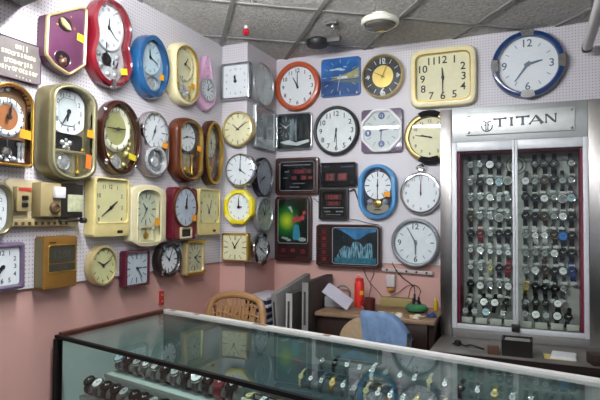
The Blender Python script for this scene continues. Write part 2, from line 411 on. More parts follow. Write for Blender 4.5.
# blue egg clock
w, h = wh('L3'); r = root('L3', 'wall_clock', 'blue oval clock with pale blue dial over silver pendulum bowl', 'clock', 4)
O = smooth_o([(x * (1 - .06 * y / h), y) for x, y in ell(w, h)]); I = ell(w * .8, h * .83, c=(.004, .012))
case(r, O, I, .07, .03, bluef, bev=.03)
disc(r, I, .03, M('pale_blue_plate', '#a9c8d8', .3, .2), 'face_plate')
disc(r, ell(.088, .086, c=(.0, .05)), .032, M('dial_ice', '#cfe4ec', .4))
ringp(r, ell(.092, .09, c=(0, .05)), .005, .03, .036, silver, 'dial_ring')
face(r, .088, .086, .0345, 'q', (0, 115), mat=greyink, c=(0, .05), size=.02)
ringp(r, ell(.058, .04, c=(.0, -.083)), .006, .03, .05, silver, 'bowl_rim'); pendulum(r, 0, -.085, .034, .032, crystal)
pane(r, I, .05); stick(r, .06, -.045, .06, .035, .03)

# cream oval
w, h = wh('L4'); r = root('L4', 'wall_clock', 'tall cream oval clock with pale yellow dial in the top row', 'clock', 2)
O = arch(w, h, bot=True, k=.85); I = arch(w * .8, h * .86, bot=True, k=.9)
case(r, O, I, .065, .03, cream, bev=.02); ringp(r, grow(I, .006), .006, .05, .067, gold, 'inner_rim'); disc(r, grow(I, -.001), .03, M('ivory', '#e5dfb0', .4), 'face_plate')
ringp(r, ell(.09, .098, c=(0, .055)), .016, .03, .042, creamp, 'dial_ring'); disc(r, ell(.075, .083, c=(0, .055)), .032, dialc)
face(r, .09, .098, .044, '12', (35, 115), c=(0, .055), size=.018, k=.9, ml=.6)
pendulum(r, -.01, -.09, .03, .033, crystal, .08); pillars(r, (-.055, .055), -.13, -.055, .036, .004, gold); cluster(r, [(-.035, -.105, .02), (.0, -.118, .02), (.03, -.1, .016), (-.02, -.085, .015)], .036, crystal, 'crystal_cluster')
pane(r, grow(I, -.001), .052); stick(r, .055, -.06, .058, .034, .03)

# pink kite clock
w, h = wh('L5'); r = root('L5', 'wall_clock', 'pink kite shaped clock with small round dial beside the corner pillar', 'clock')
O = smooth_o(polyr([(-.018, .168), (.03, .172), (.05, .09), (.112, -.075), (.08, -.12), (.0, -.172), (-.06, -.14), (-.11, -.09), (-.08, -.0), (-.05, .06)]), 1)
case(r, O, grow(O, -.014), .04, .034, pinkp, bev=.01); disc(r, grow(O, -.015), .034, M('pink_light', '#e3b3d2', .4), 'panel')
ringp(r, ell(.074, .072, c=(0, -.04)), .01, .034, .055, silver, 'bezel'); disc(r, ell(.066, .064, c=(0, -.04)), .038, dialw)
face(r, .066, .064, .0405, 't', (10, 60), c=(0, -.04)); pane(r, ell(.065, .063, c=(0, -.04)), .049)
cluster(r, [(.005, .05, .011), (.008, .095, .008)], .035, pinkd, 'stud')

# ---- left wall, middle row
def gold_arch(key, label):
    w, h = wh(key); r = root(key, 'wall_clock', label, 'clock')
    O = arch(w, h, k=.75); I = arch(w * .86, h * .93, k=.78)
    case(r, O, I, .06, .02, wood, bev=.016); ringp(r, grow(I, .01), .01, .03, .062, gold, 'inner_rim')
    disc(r, grow(I, -.001), .02, M('tan_plate', '#a5805c', .4, .2), 'face_plate')
    c = (0, .028); ringp(r, ell(.072, .075, c=c), .026, .022, .036, dialw, 'dial'); disc(r, ell(.05, .053, c=c), .024, copper, 'dial_centre')
    face(r, .072, .075, .037, '12', (3, 8), c=c, size=.024, k=.84, hw=1.6)
    bm = bmesh.new(); slab(bm, sup(.078, .048, 8, c=(0, -.1)), .021, .024); obj('pendulum_window', bm, dark, r)
    pendulum(r, 0, -.105, .022, .026, chrome, .05); pillars(r, (-.06, -.045, .05, .066), -.14, -.062, .03, .006, crystal)
    cluster(r, [(-.03, -.128, .014), (.028, -.128, .014), (0, -.137, .012), (-.045, -.136, .01), (.05, -.136, .01), (-.03, .13, .014), (0, .137, .012)], .027, crystal)
    pane(r, grow(I, -.001), .048); stick(r, .06, -.03, .055, .05, .034)
gold_arch('L6', 'gold arched clock with copper dial centre at left edge of the picture')

w, h = wh('L7'); r = root('L7', 'wall_clock', 'largest olive gold arched pendulum clock with white barrel dial', 'clock')
O = arch(w, h, bot=True, k=.5); I = arch(w * .78, h * .92, bot=True, k=.55)
case(r, O, I, .085, .03, olive, bev=.008); ringp(r, grow(I, .009), .009, .07, .092, oliveb, 'inner_rim'); disc(r, grow(I, -.001), .03, M('olive_plate', '#a09a7c', .3, .4), 'face_plate')
D_ = smooth_o(polyr([(-.09, .03), (-.09, .14), (-.055, .178), (.055, .178), (.09, .14), (.09, .03), (.045, -.002), (-.045, -.002)], c=(0, .09)), 2)
disc(r, D_, .036, dialw, t=.008); ringp(r, [(x * .56, .09 + (y - .09) * .66) for x, y in D_], .004, .044, .047, silver, 'centre_ring')
disc(r, [(x * .52, .09 + (y - .09) * .62) for x, y in D_], .0445, dialg, 'dial_centre'); face(r, .084, .092, .0468, '12', (190, 211), c=(0, .09), size=.028, hw=1.5, mat=greyink)
bm = bmesh.new(); slab(bm, sup(.09, .034, 10, c=(0, -.036)), .032, .035); obj('dark_window', bm, dark, r)
cluster(r, [(-.02, -.04, .012), (.02, -.04, .012), (0, -.05, .014), (-.01, -.06, .01), (.012, -.062, .01), (0, -.028, .008)], .036, crystal)
bm = bmesh.new(); box(bm, -.092, .092, -.082, -.072, .04, .055, .002); obj('gold_bar', bm, oliveb, r); cluster(r, [(-.08, -.065, .011), (.08, -.065, .011)], .048, gold, 'stud')
bm = bmesh.new(); slab(bm, sup(.05, .04, 10, c=(-.01, -.125)), .032, .034); obj('lower_window', bm, M('window_silver', '#b5b39c', .25, .6, var=.3, scale=50), r); pendulum(r, -.01, -.125, .032, .035, crystal, .05); pillars(r, (-.075, .06), -.165, -.088, .04, .006, gold)
pane(r, grow(I, -.001), .07); stick(r, .078, .005, .093, .036, .032); stick(r, .07, -.115, .093, .03, .06, M('red_orange_sticker', '#d8702a', .5))

w, h = wh('L8'); r = root('L8', 'wall_clock', 'dark brown oval clock with green gold dial centre', 'clock')
O = ell(w, h); I = ell(w * .87, h * .89)
case(r, O, I, .06, .02, dkbrown, bev=.018); disc(r, grow(I, -.001), .02, M('gilded_plate', '#8d7f55', .3, .5, var=.3, scale=30), 'face_plate')
c = (-.012, .04); ringp(r, ell(.1, .108, c=c), .032, .022, .036, M('cream_ring', '#e6e2c8', .5), 'dial'); disc(r, ell(.072, .08, c=c), .024, greend, 'dial_centre')
face(r, .1, .108, .037, '12', (85, 268), c=c, size=.03, k=.85, hw=1.5)
pendulum(r, -.01, -.115, .034, .023, crystal); cluster(r, [(-.06, -.09, .014), (.06, -.07, .02), (.075, -.045, .014), (-.05, -.125, .012), (.045, -.125, .014), (.085, -.02, .012), (-.04, -.1, .01), (.02, -.14, .01)], .023, M('gilt_flowers', '#cdbf7e', .25, .6, var=.4, scale=60))
pane(r, grow(I, -.001), .048); stick(r, .07, -.085, .055, .05, .028, stickery, -.2)
cluster(r, [(-.1, -.12, .014), (-.11, .115, .012), (.105, .1, .012), (.1, -.13, .012)], .052, chrome, 'stud')

w, h = wh('L9'); r = root('L9', 'wall_clock', 'grey silver oval clock with white dial and glittering round pendulum', 'clock')
O = arch(w, h, bot=True, k=.95); I = ell(.094, .09, c=(-.012, .065))
case(r, O, grow(O, -.012), .05, .035, M('smoke_grey', '#8b7f80', .2, .4, coat=.5), bev=.014); disc(r, grow(O, -.013), .035, M('smoke_plate', '#a29a9c', .25, .4), 'face_plate')
ringp(r, grow(I, .008), .008, .036, .056, chrome, 'bezel'); disc(r, I, .038, dialw); face(r, .094, .09, .0405, 't', (20, 205), mat=greyink, c=(-.012, .065), hl=.4, ml=.6)
ringp(r, ell(.085, .075, c=(-.005, -.085)), .018, .036, .058, crystal, 'lower_ring'); disc(r, ell(.068, .058, c=(-.005, -.085)), .037, M('mirror_grey', '#8d9294', .1, .8), 'lower_window'); pendulum(r, -.005, -.09, .028, .039, crystal, .05)
pane(r, I, .05); stick(r, .06, .0, .056, .04, .03)

w, h = wh('L10'); r = root('L10', 'wall_clock', 'brown wooden rounded clock with white dial and gold pillars, middle row', 'clock')
O = arch(w, h, bot=True, k=.62); I = arch(w * .74, h * .86, bot=True, k=.62)
case(r, O, I, .07, .025, wood, bev=.026); disc(r, grow(I, -.001), .025, M('walnut_plate', '#4a3526', .35, .2), 'face_plate'); ringp(r, grow(I, .005), .005, .05, .072, gold, 'inner_rim')
ringp(r, ell(.094, .088, c=(-.004, .075)), .007, .026, .042, gunmetal, 'bezel'); disc(r, ell(.088, .082, c=(-.004, .075)), .03, dialw); face(r, .088, .082, .0325, 't', (250, 85), mat=greyink, c=(-.004, .075), ml=.66)
bm = bmesh.new(); slab(bm, sup(.04, .055, 8, c=(0, -.08)), .026, .03); obj('pendulum_window', bm, M('silver_panel', '#b9b3a2', .2, .6), r); pendulum(r, 0, -.11, .022, .032, gold, .07); pillars(r, (-.05, .05), -.135, -.02, .034, .006, gold)
pane(r, grow(I, -.001), .056); stick(r, .075, .015, .066, .04, .03)

w, h = wh('L11'); r = root('L11', 'wall_clock', 'brown and gold pointed oval clock with long narrow dial beside the pillar', 'clock')
O = ell(w, h); I = ell(w * .82, h * .9)
case(r, O, I, .065, .025, dkbrown, bev=.02); ringp(r, grow(I, .012), .012, .045, .07, gold, 'inner_rim'); disc(r, grow(I, -.001), .025, M('brown_plate', '#5a3a33', .4), 'face_plate')
disc(r, ell(.055, .085, c=(0, .06)), .028, M('dial_mint', '#cfd2c0', .5)); face(r, .055, .085, .0305, 'r', (0, 180), c=(0, .06), k=.85); disc(r, sup(.04, .045, 6, c=(0, -.085)), .027, M('maroon_window', '#4b2730', .3), 'pendulum_window'); pendulum(r, 0, -.1, .02, .03, gold, .06)
pane(r, grow(I, -.001), .05)

# ---- left wall, lower rows
w, h = wh('L12')
std('L12', 'gold square clock with bulging sides cut by left edge, beside switchboard', smooth_o(sup(w, h, 3.4)), sup(w * .84, h * .84, 3.4), .055, .03, olive, dialw, '12', (200, 32), greyink, size=.02)
w, h = wh('L14')
r = std('L14', 'cream square clock with rounded corners left of cream pendulum clock', sup(w, h, 26), sup(w * .87, h * .74, 26, c=(0, .03)), .06, .045, honey, honeyd, '12', (55, 236), size=.026, box_=True, rim=honey, k=.74, stk=(.075, -.085), bev=.006, hw=1.3)
bm = bmesh.new(); slab(bm, sup(.018, .007, 5, c=(.05, -.112)), .058, .062, .001); obj('badge', bm, dark, r)
w, h = wh('L15'); r = root('L15', 'wall_clock', 'cream pendulum clock with shallow arched top between the cream square and maroon upright clocks', 'clock')
O = polyr([(-w, -h * .78), (-w, h * .74), (-w * .86, h * .88), (-w * .4, h * .985), (0, h), (w * .4, h * .985), (w * .86, h * .88), (w, h * .74), (w, -h * .78), (w * .5, -h * .97), (0, -h), (-w * .5, -h * .97)]); I = arch(w * .64, h * .84, bot=False, k=.4)
case(r, O, I, .055, .025, creamp, bev=.006); ringp(r, grow(I, .006), .006, .045, .058, creamp, 'inner_rim'); disc(r, grow(I, -.001), .025, M('cream_plate', '#d8d6b4', .4), 'face_plate')
disc(r, arch(.078, .085, c=(0, .04)), .028, M('dial_pale_green', '#d3d8bd', .5)); face(r, .078, .085, .0305, 't', (318, 208), c=(0, .035))
bm = bmesh.new(); box(bm, -.08, .08, -.06, -.052, .03, .04); obj('shelf_bar', bm, creamp, r); pillars(r, (-.05, .05), -.125, -.06, .034, .006, creamp); pendulum(r, 0, -.1, .018, .03, gold, .05)
pane(r, grow(I, -.001), .05); stick(r, .06, -.03, .056, .04, .036)
w, h = wh('L16'); r = root('L16', 'wall_clock', 'maroon upright clock with white oval dial above small display', 'clock')
O = sup(w, h, 12); c = (-.006, .035); I = ell(.1, .103, c=c)
case(r, O, grow(O, -.01), .06, .055, M('case_crimson', '#561420', .25, coat=.5), bev=.008); disc(r, grow(O, -.011), .055, M('wine_panel', '#6e2426', .3, var=.2, scale=10), 'panel', .003)
ringp(r, grow(I, .012), .012, .055, .07, wood, 'bezel'); disc(r, I, .059, M('dial_ice2', '#c9d3de', .5)); face(r, .1, .103, .0615, 't', (3, 6), greyink, c=c, hw=1.5)
ringp(r, sup(.055, .034, 9, c=(.0, -.108)), .014, .057, .068, M('beige_frame', '#b3a184', .4), 'display_frame'); disc(r, sup(.042, .021, 9, c=(0, -.108)), .059, dark, 'display')
bm = bmesh.new(); text(bm, '12:08', 0, -.108, .022, .0612); obj('display_digits', bm, M('lcd_digits', '#34372f', .4), r, smooth=0)
pane(r, I, .066); stick(r, .062, -.025, .072, .036, .034)
w, h = wh('L17')
r = std('L17', 'cream square clock touching the corner of the pillar', sup(w, h, 26), sup(w * .87, h * .72, 26, c=(0, .035)), .05, .038, honey, honeyd, '12', (338, 18), size=.024, box_=True, k=.74, rim=honey, stk=(.07, -.08), bev=.006)
bm = bmesh.new(); slab(bm, sup(.016, .007, 5, c=(.05, -.112)), .048, .052, .001); obj('badge', bm, dark, r)
w, h = wh('L18')
std('L18', 'purple square clock with white dial at left edge', sup(w, h, 30), sup(w * .8, h * .78, 30), .045, .03, purple, dialw, '12', (252, 216), size=.024, box_=True, k=.74, tilt=1, hw=1.3)
w, h = wh('L19'); r = root('L19', 'digital_calendar', 'brown digital wall calendar with two dark display strips, below switchboard', 'digital clock')
bm = bmesh.new(); slab(bm, sup(w, h, 40), .001, .05, .004); obj('housing', bm, brown, r)
bm = bmesh.new(); box(bm, -w - .001, -w + .012, -h + .01, h - .01, .004, .046); obj('side_strip', bm, olive, r)
ringp(r, sup(.072, .056, 40, c=(.008, .015)), .004, .049, .0535, gold, 'display_frame')
for nm, y, hh, s in (('upper_display', .032, .033, '12:08'), ('lower_display', -.021, .015, '25-10')):
    q = disc(r, sup(.066, hh, 40, c=(.008, y)), .0497, M('lcd_grey', '#39362c', .25), nm, .002)
    bm = bmesh.new(); text(bm, s, .008, y, hh * 1.25, .0521); obj('digits', bm, M('lcd_digits', '#34372f', .4), q, smooth=0)
bm = bmesh.new(); box(bm, -.06, -.025, .079, .084, .05, .0505); obj('maker_mark', bm, dkbrown, r)
w, h = wh('L20')
std('L20', 'small gold oval clock with green cream dial on lower left wall', ell(w, h), ell(w * .9, h * .91), .045, .03, palegold, M('dial_lime', '#d5d29a', .5), 'q', (300, 62), size=.02, k=.82)
w, h = wh('L21')
std('L21', 'maroon square clock with grey white dial on lower left wall', sup(w, h, 26), sup(w * .86, h * .86, 26), .045, .03, maroon, M('dial_bluegrey', '#c3cdd4', .5), 't', (88, 142), size=.022, box_=True, k=.76)
w, h = wh('L22')
r = std('L22', 'black round clock with four chrome clips between maroon and gold square clocks', ell(w, h), ell(w * .72, h * .74), .05, .03, M('black_brown', '#1f1616', .3, coat=.4), dialw, 't', (312, 28), size=.018, k=.84)
for a in (45, 135, 225, 315):
    bm = bmesh.new(); bar(bm, 0, 0, a, .072, .106, .009, .007, .046, .056); obj('clip', bm, chrome, r)
w, h = wh('L23')
r = std('L23', 'gold upright rectangular clock, last on lower left wall before the pillar', sup(w, h, 40), sup(w * .72, h * .78, 40), .045, .03, palegold, M('dial_olive', '#cfceac', .5), 't', (60, 136), size=.018, k=.8)
for y in (-1, 1):
    bm = bmesh.new(); box(bm, -w, w, y * h * .93 - .008, y * h * .93 + .008, .04, .05, .002); obj('frame_bar', bm, gold, r)

# ---- pillar front
w, h = wh('P1'); r = std('P1', 'square silver clock with white dial at top of the pillar', sup(w, h, 40), sup(w * .84, h * .87, 40), .045, .03, M('satin', '#a7a7a9', .2, .8), dialw, '12', (345, 0), greyink, size=.018, box_=True, k=.74, hl=.4, ml=.45, hw=1.8)
w, h = wh('P2'); std('P2', 'round gold clock with yellow cream dial, second from top on pillar', ell(w, h), ell(w * .88, h * .88), .05, .03, palegold, dialc, 't', (310, 58), olive, size=.02, k=.85, sec=50)
w, h = wh('P3'); std('P3', 'round silver rimmed white clock above the yellow octagonal clock', ell(w, h), ell(w * .88, h * .88), .045, .03, chrome, dialw, 't', (125, 0), greyink, size=.02, k=.84)
w, h = wh('P4'); oc = [(math.cos(PI/8 + PI/4*i), math.sin(PI/8 + PI/4*i)) for i in range(8)]
r = std('P4', 'bright yellow octagonal clock on the pillar', polyr([(x * w * 1.05, y * h * 1.05) for x, y in oc]), ell(w * .74, h * .74), .045, .025, yellow, dialw, '12', (88, 0), greyink, size=.018, k=.82, hl=.3, hw=1.6)
for a in (45, 135, 225, 315):
    bm = bmesh.new(); bar(bm, 0, 0, a, .084, .103, .024, .028, .04, .0465); obj('corner_inlay', bm, M('pale_yellow', '#ece58a', .4), r)
w, h = wh('P5'); std('P5', 'lowest square gold framed clock on the pillar', sup(w, h, 26), sup(w * .9, h * .87, 26), .04, .03, gold, dialc, 't', (330, 32), olive, size=.018, box_=True, k=.76)

# ---- pillar side
w, h = wh('S1'); std('S1', 'large pale silver round clock on side of pillar next to orange clock', ell(w, h), ell(w * .88, h * .88), .04, .025, silver, M('dial_frost', '#d3d8d8', .4), 't', (20, 190), M('faint_print', '#9aa09e', .5), silver, size=.024, k=.84)
w, h = wh('S2'); r = root('S2', 'picture_clock', 'glassy grey square picture clock on side of pillar', 'clock')
def dark_picture(r, w, h, base, frm, fall, glow):
    case(r, sup(w, h, 60), sup(w * .93, h * .93, 60), .03, .02, frm, bev=.004); disc(r, sup(w * .925, h * .925, 60), .02, base, 'picture')
    rr = random.Random(5); bm = bmesh.new()
    for x in (-.2, -.1, 0, .06): prism(bm, [(w * (x - .07), -h * .5), (w * (x + .09), -h * .5), (w * (x + .05 + rr.uniform(-.03, .03)), h * rr.uniform(.2, .8)), (w * (x - .03), h * rr.uniform(.2, .8))], .0216, .0219)
    obj('waterfall', bm, fall, r)
    bm = bmesh.new(); prism(bm, [(-w * .8, -h * .55), (-w * .3, -h * .45), (w * .1, -h * .6), (w * .8, -h * .45), (w * .85, -h * .6), (w * .2, -h * .78), (-w * .5, -h * .68)], .0216, .022); obj('pool', bm, glow, r)
    face(r, w * .5, h * .62, .0222, 't', (300, 60), mat=fall, c=(-w * .45, h * .25), k=.7, hmat=silver); pane(r, sup(w * .92, h * .92, 60), .0265)
dark_picture(r, w, h, M('grey_picture', '#a3a8aa', .2, .3, var=.3, scale=14), silver, M('pale_fall', '#b5bcc0', .3), M('pale_pool', '#d0d4d6', .3))
w, h = wh('S3'); std('S3', 'round black rimmed clock with blue grey dial on side of pillar', ell(w, h), ell(w * .86, h * .88), .04, .025, M('blue_black', '#1b1d2c', .2, .3, coat=.5), M('dial_steel', '#a9b0bb', .4), 't', (250, 238), greyink, rim=chrome, rimw=.004, size=.02)
w, h = wh('S4'); std('S4', 'round silver clock with mottled grey dial, below black rimmed one on pillar side', ell(w, h), ell(w * .84, h * .86), .04, .025, silver, M('dial_mottled', '#b4bdb6', .35, .2, var=.25, scale=30), 't', (330, 10), greyink, size=.02)
w, h = wh('S5'); r = std('S5', 'small round clock with chrome and black segments, lowest on side of pillar', ell(w, h), ell(w * .74, h * .76), .04, .025, chrome, dialw, 't', (300, 122), greyink, size=.018)
for a in (0, 72, 144, 216, 288):
    bm = bmesh.new(); bar(bm, 0, 0, a + 20, .083, .104, .026, .03, .036, .043); obj('black_segment', bm, black, r)

# ---- back wall
w, h = wh('B1'); std('B1', 'round orange framed clock with white dial', ell(w, h), ell(w * .78, h * .79), .05, .02, orange, dialw, '12', (332, 0), size=.038, hw=1.4, bev=.02, k=.82, hl=.55, ml=.78)
w, h = wh('B2'); r = root('B2', 'picture_clock', 'square glass clock printed with blue lake and yellow headland', 'clock')
bm = bmesh.new(); slab(bm, sup(w, h, 60), .001, .018, .002); obj('board', bm, M('sky_print', '#3468a8', .3, var=.5, scale=7), r)
bm = bmesh.new(); prism(bm, [(-w * .96, -h * .95), (w * .96, -h * .95), (w * .96, -h * .12), (-w * .96, -h * .18)], .0182, .0186); obj('lake', bm, M('lake_print', '#355488', .2, var=.35, scale=9), r)
bm = bmesh.new(); prism(bm, [(-w * .55, -h * .15), (w * .96, -h * .12), (w * .96, h * .42), (w * .55, h * .22), (w * .15, h * .12), (-w * .2, h * .0)], .0188, .0191); obj('headland', bm, M('headland_print', '#97905a', .4, var=.4, scale=30), r)
bm = bmesh.new(); prism(bm, [(-w * .45, -h * .2), (w * .96, -h * .18), (w * .96, -h * .4), (w * .3, -h * .3)], .0188, .0191); obj('reflection', bm, M('reflect_print', '#5e6a62', .3, var=.3, scale=30), r)
bm = bmesh.new()
for x, y, q in ((-.4, .4, .16), (-.1, .42, .2), (.1, .36, .16), (.25, .5, .1)): slab(bm, ell(q * w, q * h * .28, 24, c=(x * w, y * h)), .0188, .019)
obj('clouds', bm, M('cloud_print', '#b9cfe6', .4), r)
bm = bmesh.new(); box(bm, -.02, .05, -.012, .004, .0192, .0196); obj('white_house', bm, white, r)
face(r, w, h, .0198, 't', (270, 190), mat=M('pale_blue_print', '#9db7dc', .4), hmat=silver, k=.82); pane(r, sup(w * .99, h * .99, 60), .029)
for x in (-1, 1):
    for y in (-1, 1):
        bm = bmesh.new(); lathe(bm, [(.007, .016), (.007, .031), (.005, .033), (.001, .0335)], (x * w * .88, y * h * .88), 12); obj('glass_stud', bm, chrome, r)
w, h = wh('B3'); r = std('B3', 'round gold rimmed black clock with gold centre and large six', ell(w, h), ell(w * .9, h * .9), .05, .02, palegold, black, 't', (298, 22), white, gold, k=.82, glass=False, bev=.01)
disc(r, ell(w * .5, h * .5), .0225, M('pale_brass', '#d9bc6a', .35, .5), 'dial_centre'); 
for ob in [c for c in r.children if c.name.startswith(('hour_hand', 'minute_hand'))]: ob.location.z = .004; ob.data.materials[0] = M('old_gold', '#8f7430', .3, .8)
bm = bmesh.new(); text(bm, '6', 0, -h * .7, .075, .0226); text(bm, '12', w * .0, h * .7, .05, .0226); text(bm, '3', w * .7, 0, .04, .0226); text(bm, '9', -w * .7, 0, .04, .0226); obj('large_numerals', bm, white, r, smooth=0); pane(r, ell(w * .89, h * .89), .042)
w, h = wh('B4'); r = std('B4', 'large cream rounded rectangular clock with gold inner rim', sup(w, h, 7), sup(w * .8, h * .78, 10), .055, .025, cream, dialc, '12', (356, 181), size=.064, box_=True, k=.77, rim=gold, rimw=.007, hl=.42, ml=.68, hw=1.6, bev=.02)
w, h = wh('B5'); r = std('B5', 'large round blue clock with chrome corners above the watch cabinet', ell(w, h), ell(w * .82, h * .82), .06, .025, navy, dialw, 'q', (77, 216), M('steel_print', '#66727f', .3, .3), M('steel_hand', '#6d7a88', .3, .6), size=.062, k=.78, hw=2.2, bev=.02)
for a in (0, 90, 180, 270):
    bm = bmesh.new()
    pts = [(w * q * math.sin(math.radians(a + s)), h * q * math.cos(math.radians(a + s))) for q, s in ((.975, -10), (.978, -5), (.98, 0), (.978, 5), (.975, 10), (.83, 9), (.83, 0), (.83, -9))]
    slab(bm, pts, .03, .0625, .006); obj('chrome_corner', bm, chrome, r)
w, h = wh('B6'); r = root('B6', 'picture_clock', 'dark square waterfall picture clock in silver frame on back wall', 'clock')
dark_picture(r, w, h, M('night_picture', '#20272b', .2, var=.4, scale=10), M('satin', '#a7a7a9', .2, .8), M('grey_fall', '#7c8a90', .4), M('white_pool', '#c8ced0', .4))
bm = bmesh.new()
for x0, x1, yy in ((-.9, -.55, .6), (-.5, -.2, .75), (.25, .5, .7), (.55, .9, .55)): prism(bm, [(w * x0, -h * .4), (w * x1, -h * .4), (w * (x0 + x1) / 2, h * yy)], .0215, .0217)
obj('pine_trees', bm, M('pine_print', '#0e1413', .4), r)
w, h = wh('B7'); r = std('B7', 'round black framed office clock with white dial', ell(w, h), ell(w * .87, h * .87), .045, .02, black, M('dial_plain', '#e8eae8', .45), '12', (189, 178), size=.046, k=.8, hw=1.2, hl=.56, ml=.8)
w, h = wh('B8'); r = root('B8', 'wall_clock', 'purple square clock with white octagonal ring and blue discs', 'clock')
bm = bmesh.new(); slab(bm, sup(w, h, 50), .001, .03, .003); obj('back_board', bm, purple, r)
O = smooth_o(polyr([(x * w * 1.075, y * h * 1.075) for x, y in oc]), 1); I = smooth_o(polyr([(x * w * .93, y * h * .93) for x, y in oc]), 1)
ringp(r, O, w * .14, .03, .05, white, 'octagon_ring'); disc(r, grow(I, .004), .03, dialg)
bm = bmesh.new()
for x, y, q in ((0, -.62, .125), (-.66, -.1, .13), (0, .68, .13)): slab(bm, ell(q * w * 1.25, n=24, c=(x * w, y * h)), .0316, .0322)
obj('blue_discs', bm, M('blue_disc', '#42508e', .4), r)
bm = bmesh.new(); text(bm, '6', 0, -.62 * h, .03, .0324); text(bm, '9', -.66 * w, -.1 * h, .03, .0324); text(bm, '12', 0, .68 * h, .026, .0324); obj('disc_numerals', bm, white, r, smooth=0)
face(r, w * .8, h * .8, .0325, 't', (80, 182), mat=greyink, hmat=M('dusk', '#4a4f6b', .4), k=.86, hw=1.4); pane(r, I, .04)
w, h = wh('B9'); r = std('B9', 'round gold clock with black top and cream dial touching the cabinet', ell(w, h * .95), ell(w * .8, h * .76), .05, .025, M('antique_gold', '#8f7f50', .3, .6), dialc, '12', (286, 279), size=.026, k=.8, hl=.45, ml=.7)
for a in (0, 180):
    bm = bmesh.new(); pts = [(w * q * math.sin(math.radians(a + s)), h * .95 * q * math.cos(math.radians(a + s))) for q, s in ((1.01, -24), (1.01, -12), (1.01, 0), (1.01, 12), (1.01, 24), (.84, 22), (.84, 0), (.84, -22))]
    slab(bm, pts, .02, .055, .005); obj('black_segment', bm, matteb, r)

def led_panel(key, label, frm, lines, digits, fw=.014, tilt=0):
    w, h = wh(key); r = root(key, 'led_clock', label, 'digital clock', tilt)
    case(r, sup(w, h, 50), sup(w - fw, h - fw, 50), .04, .03, frm, bev=.005)
    disc(r, sup(w - fw - .001, h - fw - .001, 50), .03, M('panel_black', '#0d0d10', .18), 'panel')
    return r, w, h
def dgt(r, items, z=.0322):
    for s, x, y, sz in items:
        bm = bmesh.new(); box(bm, x - sz * .34 * len(s), x + sz * .34 * len(s), y - sz * .5, y + sz * .5, z - .0005, z); o = obj('digit_window', bm, ledoff, r, smooth=0)
        bm = bmesh.new(); text(bm, s, x, y, sz, z + .0003); obj('digits', bm, led, o, smooth=0)
def lines(r, items, mat, z=.0322, name='text_line'):
    for x0, x1, y, t in items:
        bm = bmesh.new(); x = x0; q = random.Random(int((x0 + 1) * 1e4) + int((y + 1) * 1e4))
        while x < x1:
            l = q.uniform(.004, .012); box(bm, x, min(x + l, x1), y - t / 2, y + t / 2, z, z + .0003); x += l + .003
        obj(name, bm, mat, r, smooth=0)
pr = M('pale_print', '#7d848a', .5)
r, w, h = led_panel('B10', 'brown framed black digital calendar clock with red digit rows', rosewood, 0, 0, .022)
ringp(r, sup(w - .03, h - .026, 60), .004, .031, .034, silver, 'silver_line')
dgt(r, [('12:08', .02, .03, .03), ('25', .09, .03, .026), ('10', -.02, -.012, .03), ('28', .05, -.012, .03), ('FR', .1, -.012, .024)])
lines(r, [(-.1, .1, .075, .005), (-.09, -.06, .03, .004), (-.1, -.07, -.012, .004), (-.03, .06, -.05, .005), (-.05, .02, -.075, .006)], pr)
r, w, h = led_panel('B11', 'black digital wall clock with two red digit windows', M('piano_black', '#0f0f12', .15, coat=.6), 0, 0, .01)
dgt(r, [('12', -.055, -.015, .05), ('08', .03, -.015, .05)]); lines(r, [(-.1, -.06, .055, .006), (.02, .1, .05, .006)], M('blue_text', '#2f3f74', .5)); 
bm = bmesh.new(); lathe(bm, [(.004, .031), (.004, .034), (.001, .035)], (.095, -.05), 12); obj('button', bm, gunmetal, r)
r, w, h = led_panel('B12', 'small square black digital clock in grey frame above waterfall picture', black, 0, 0, .012)
ringp(r, sup(w - .016, h - .014, 60), .006, .03, .036, gunmetal, 'grey_frame')
dgt(r, [('12:08', .0, .045, .034), ('25:10', .0, .003, .03)]); lines(r, [(-.07, .07, -.025, .006), (-.06, -.02, -.05, .008), (.02, .07, -.05, .008), (-.05, .05, -.07, .004)], pr)

w, h = wh('B13'); r = root('B13', 'picture_clock', 'tall dark framed picture clock with flowers in blue vase on green glow', 'clock')
case(r, sup(w, h, 50), sup(w - .02, h - .018, 50), .035, .028, rosewood, bev=.005); disc(r, sup(w - .021, h - .019, 50), .028, M('wine_black', '#1b0a0c', .3, var=.3), 'panel')
pw, ph, pc = w * .8, h * .68, (0, .055)
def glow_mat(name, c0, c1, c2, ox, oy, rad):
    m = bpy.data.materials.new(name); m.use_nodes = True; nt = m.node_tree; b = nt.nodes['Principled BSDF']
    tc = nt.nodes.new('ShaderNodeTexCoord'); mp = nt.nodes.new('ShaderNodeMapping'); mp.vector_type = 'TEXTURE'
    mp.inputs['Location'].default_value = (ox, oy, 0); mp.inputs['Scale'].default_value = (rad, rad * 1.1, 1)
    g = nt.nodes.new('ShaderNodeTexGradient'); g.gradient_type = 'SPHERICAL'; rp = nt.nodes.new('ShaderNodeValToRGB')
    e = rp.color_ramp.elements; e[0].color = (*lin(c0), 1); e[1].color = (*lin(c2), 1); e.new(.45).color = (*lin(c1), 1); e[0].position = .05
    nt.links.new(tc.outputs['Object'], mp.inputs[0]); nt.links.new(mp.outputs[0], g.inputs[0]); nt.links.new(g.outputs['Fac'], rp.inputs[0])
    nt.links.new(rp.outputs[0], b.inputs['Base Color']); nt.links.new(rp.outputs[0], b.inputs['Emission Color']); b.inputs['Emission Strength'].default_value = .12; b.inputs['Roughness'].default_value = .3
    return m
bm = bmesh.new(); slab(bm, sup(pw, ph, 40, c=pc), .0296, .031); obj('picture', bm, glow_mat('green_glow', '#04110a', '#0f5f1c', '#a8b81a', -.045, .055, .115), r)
ringp(r, sup(pw + .004, ph + .004, 40, c=pc), .004, .029, .034, silver, 'silver_line')
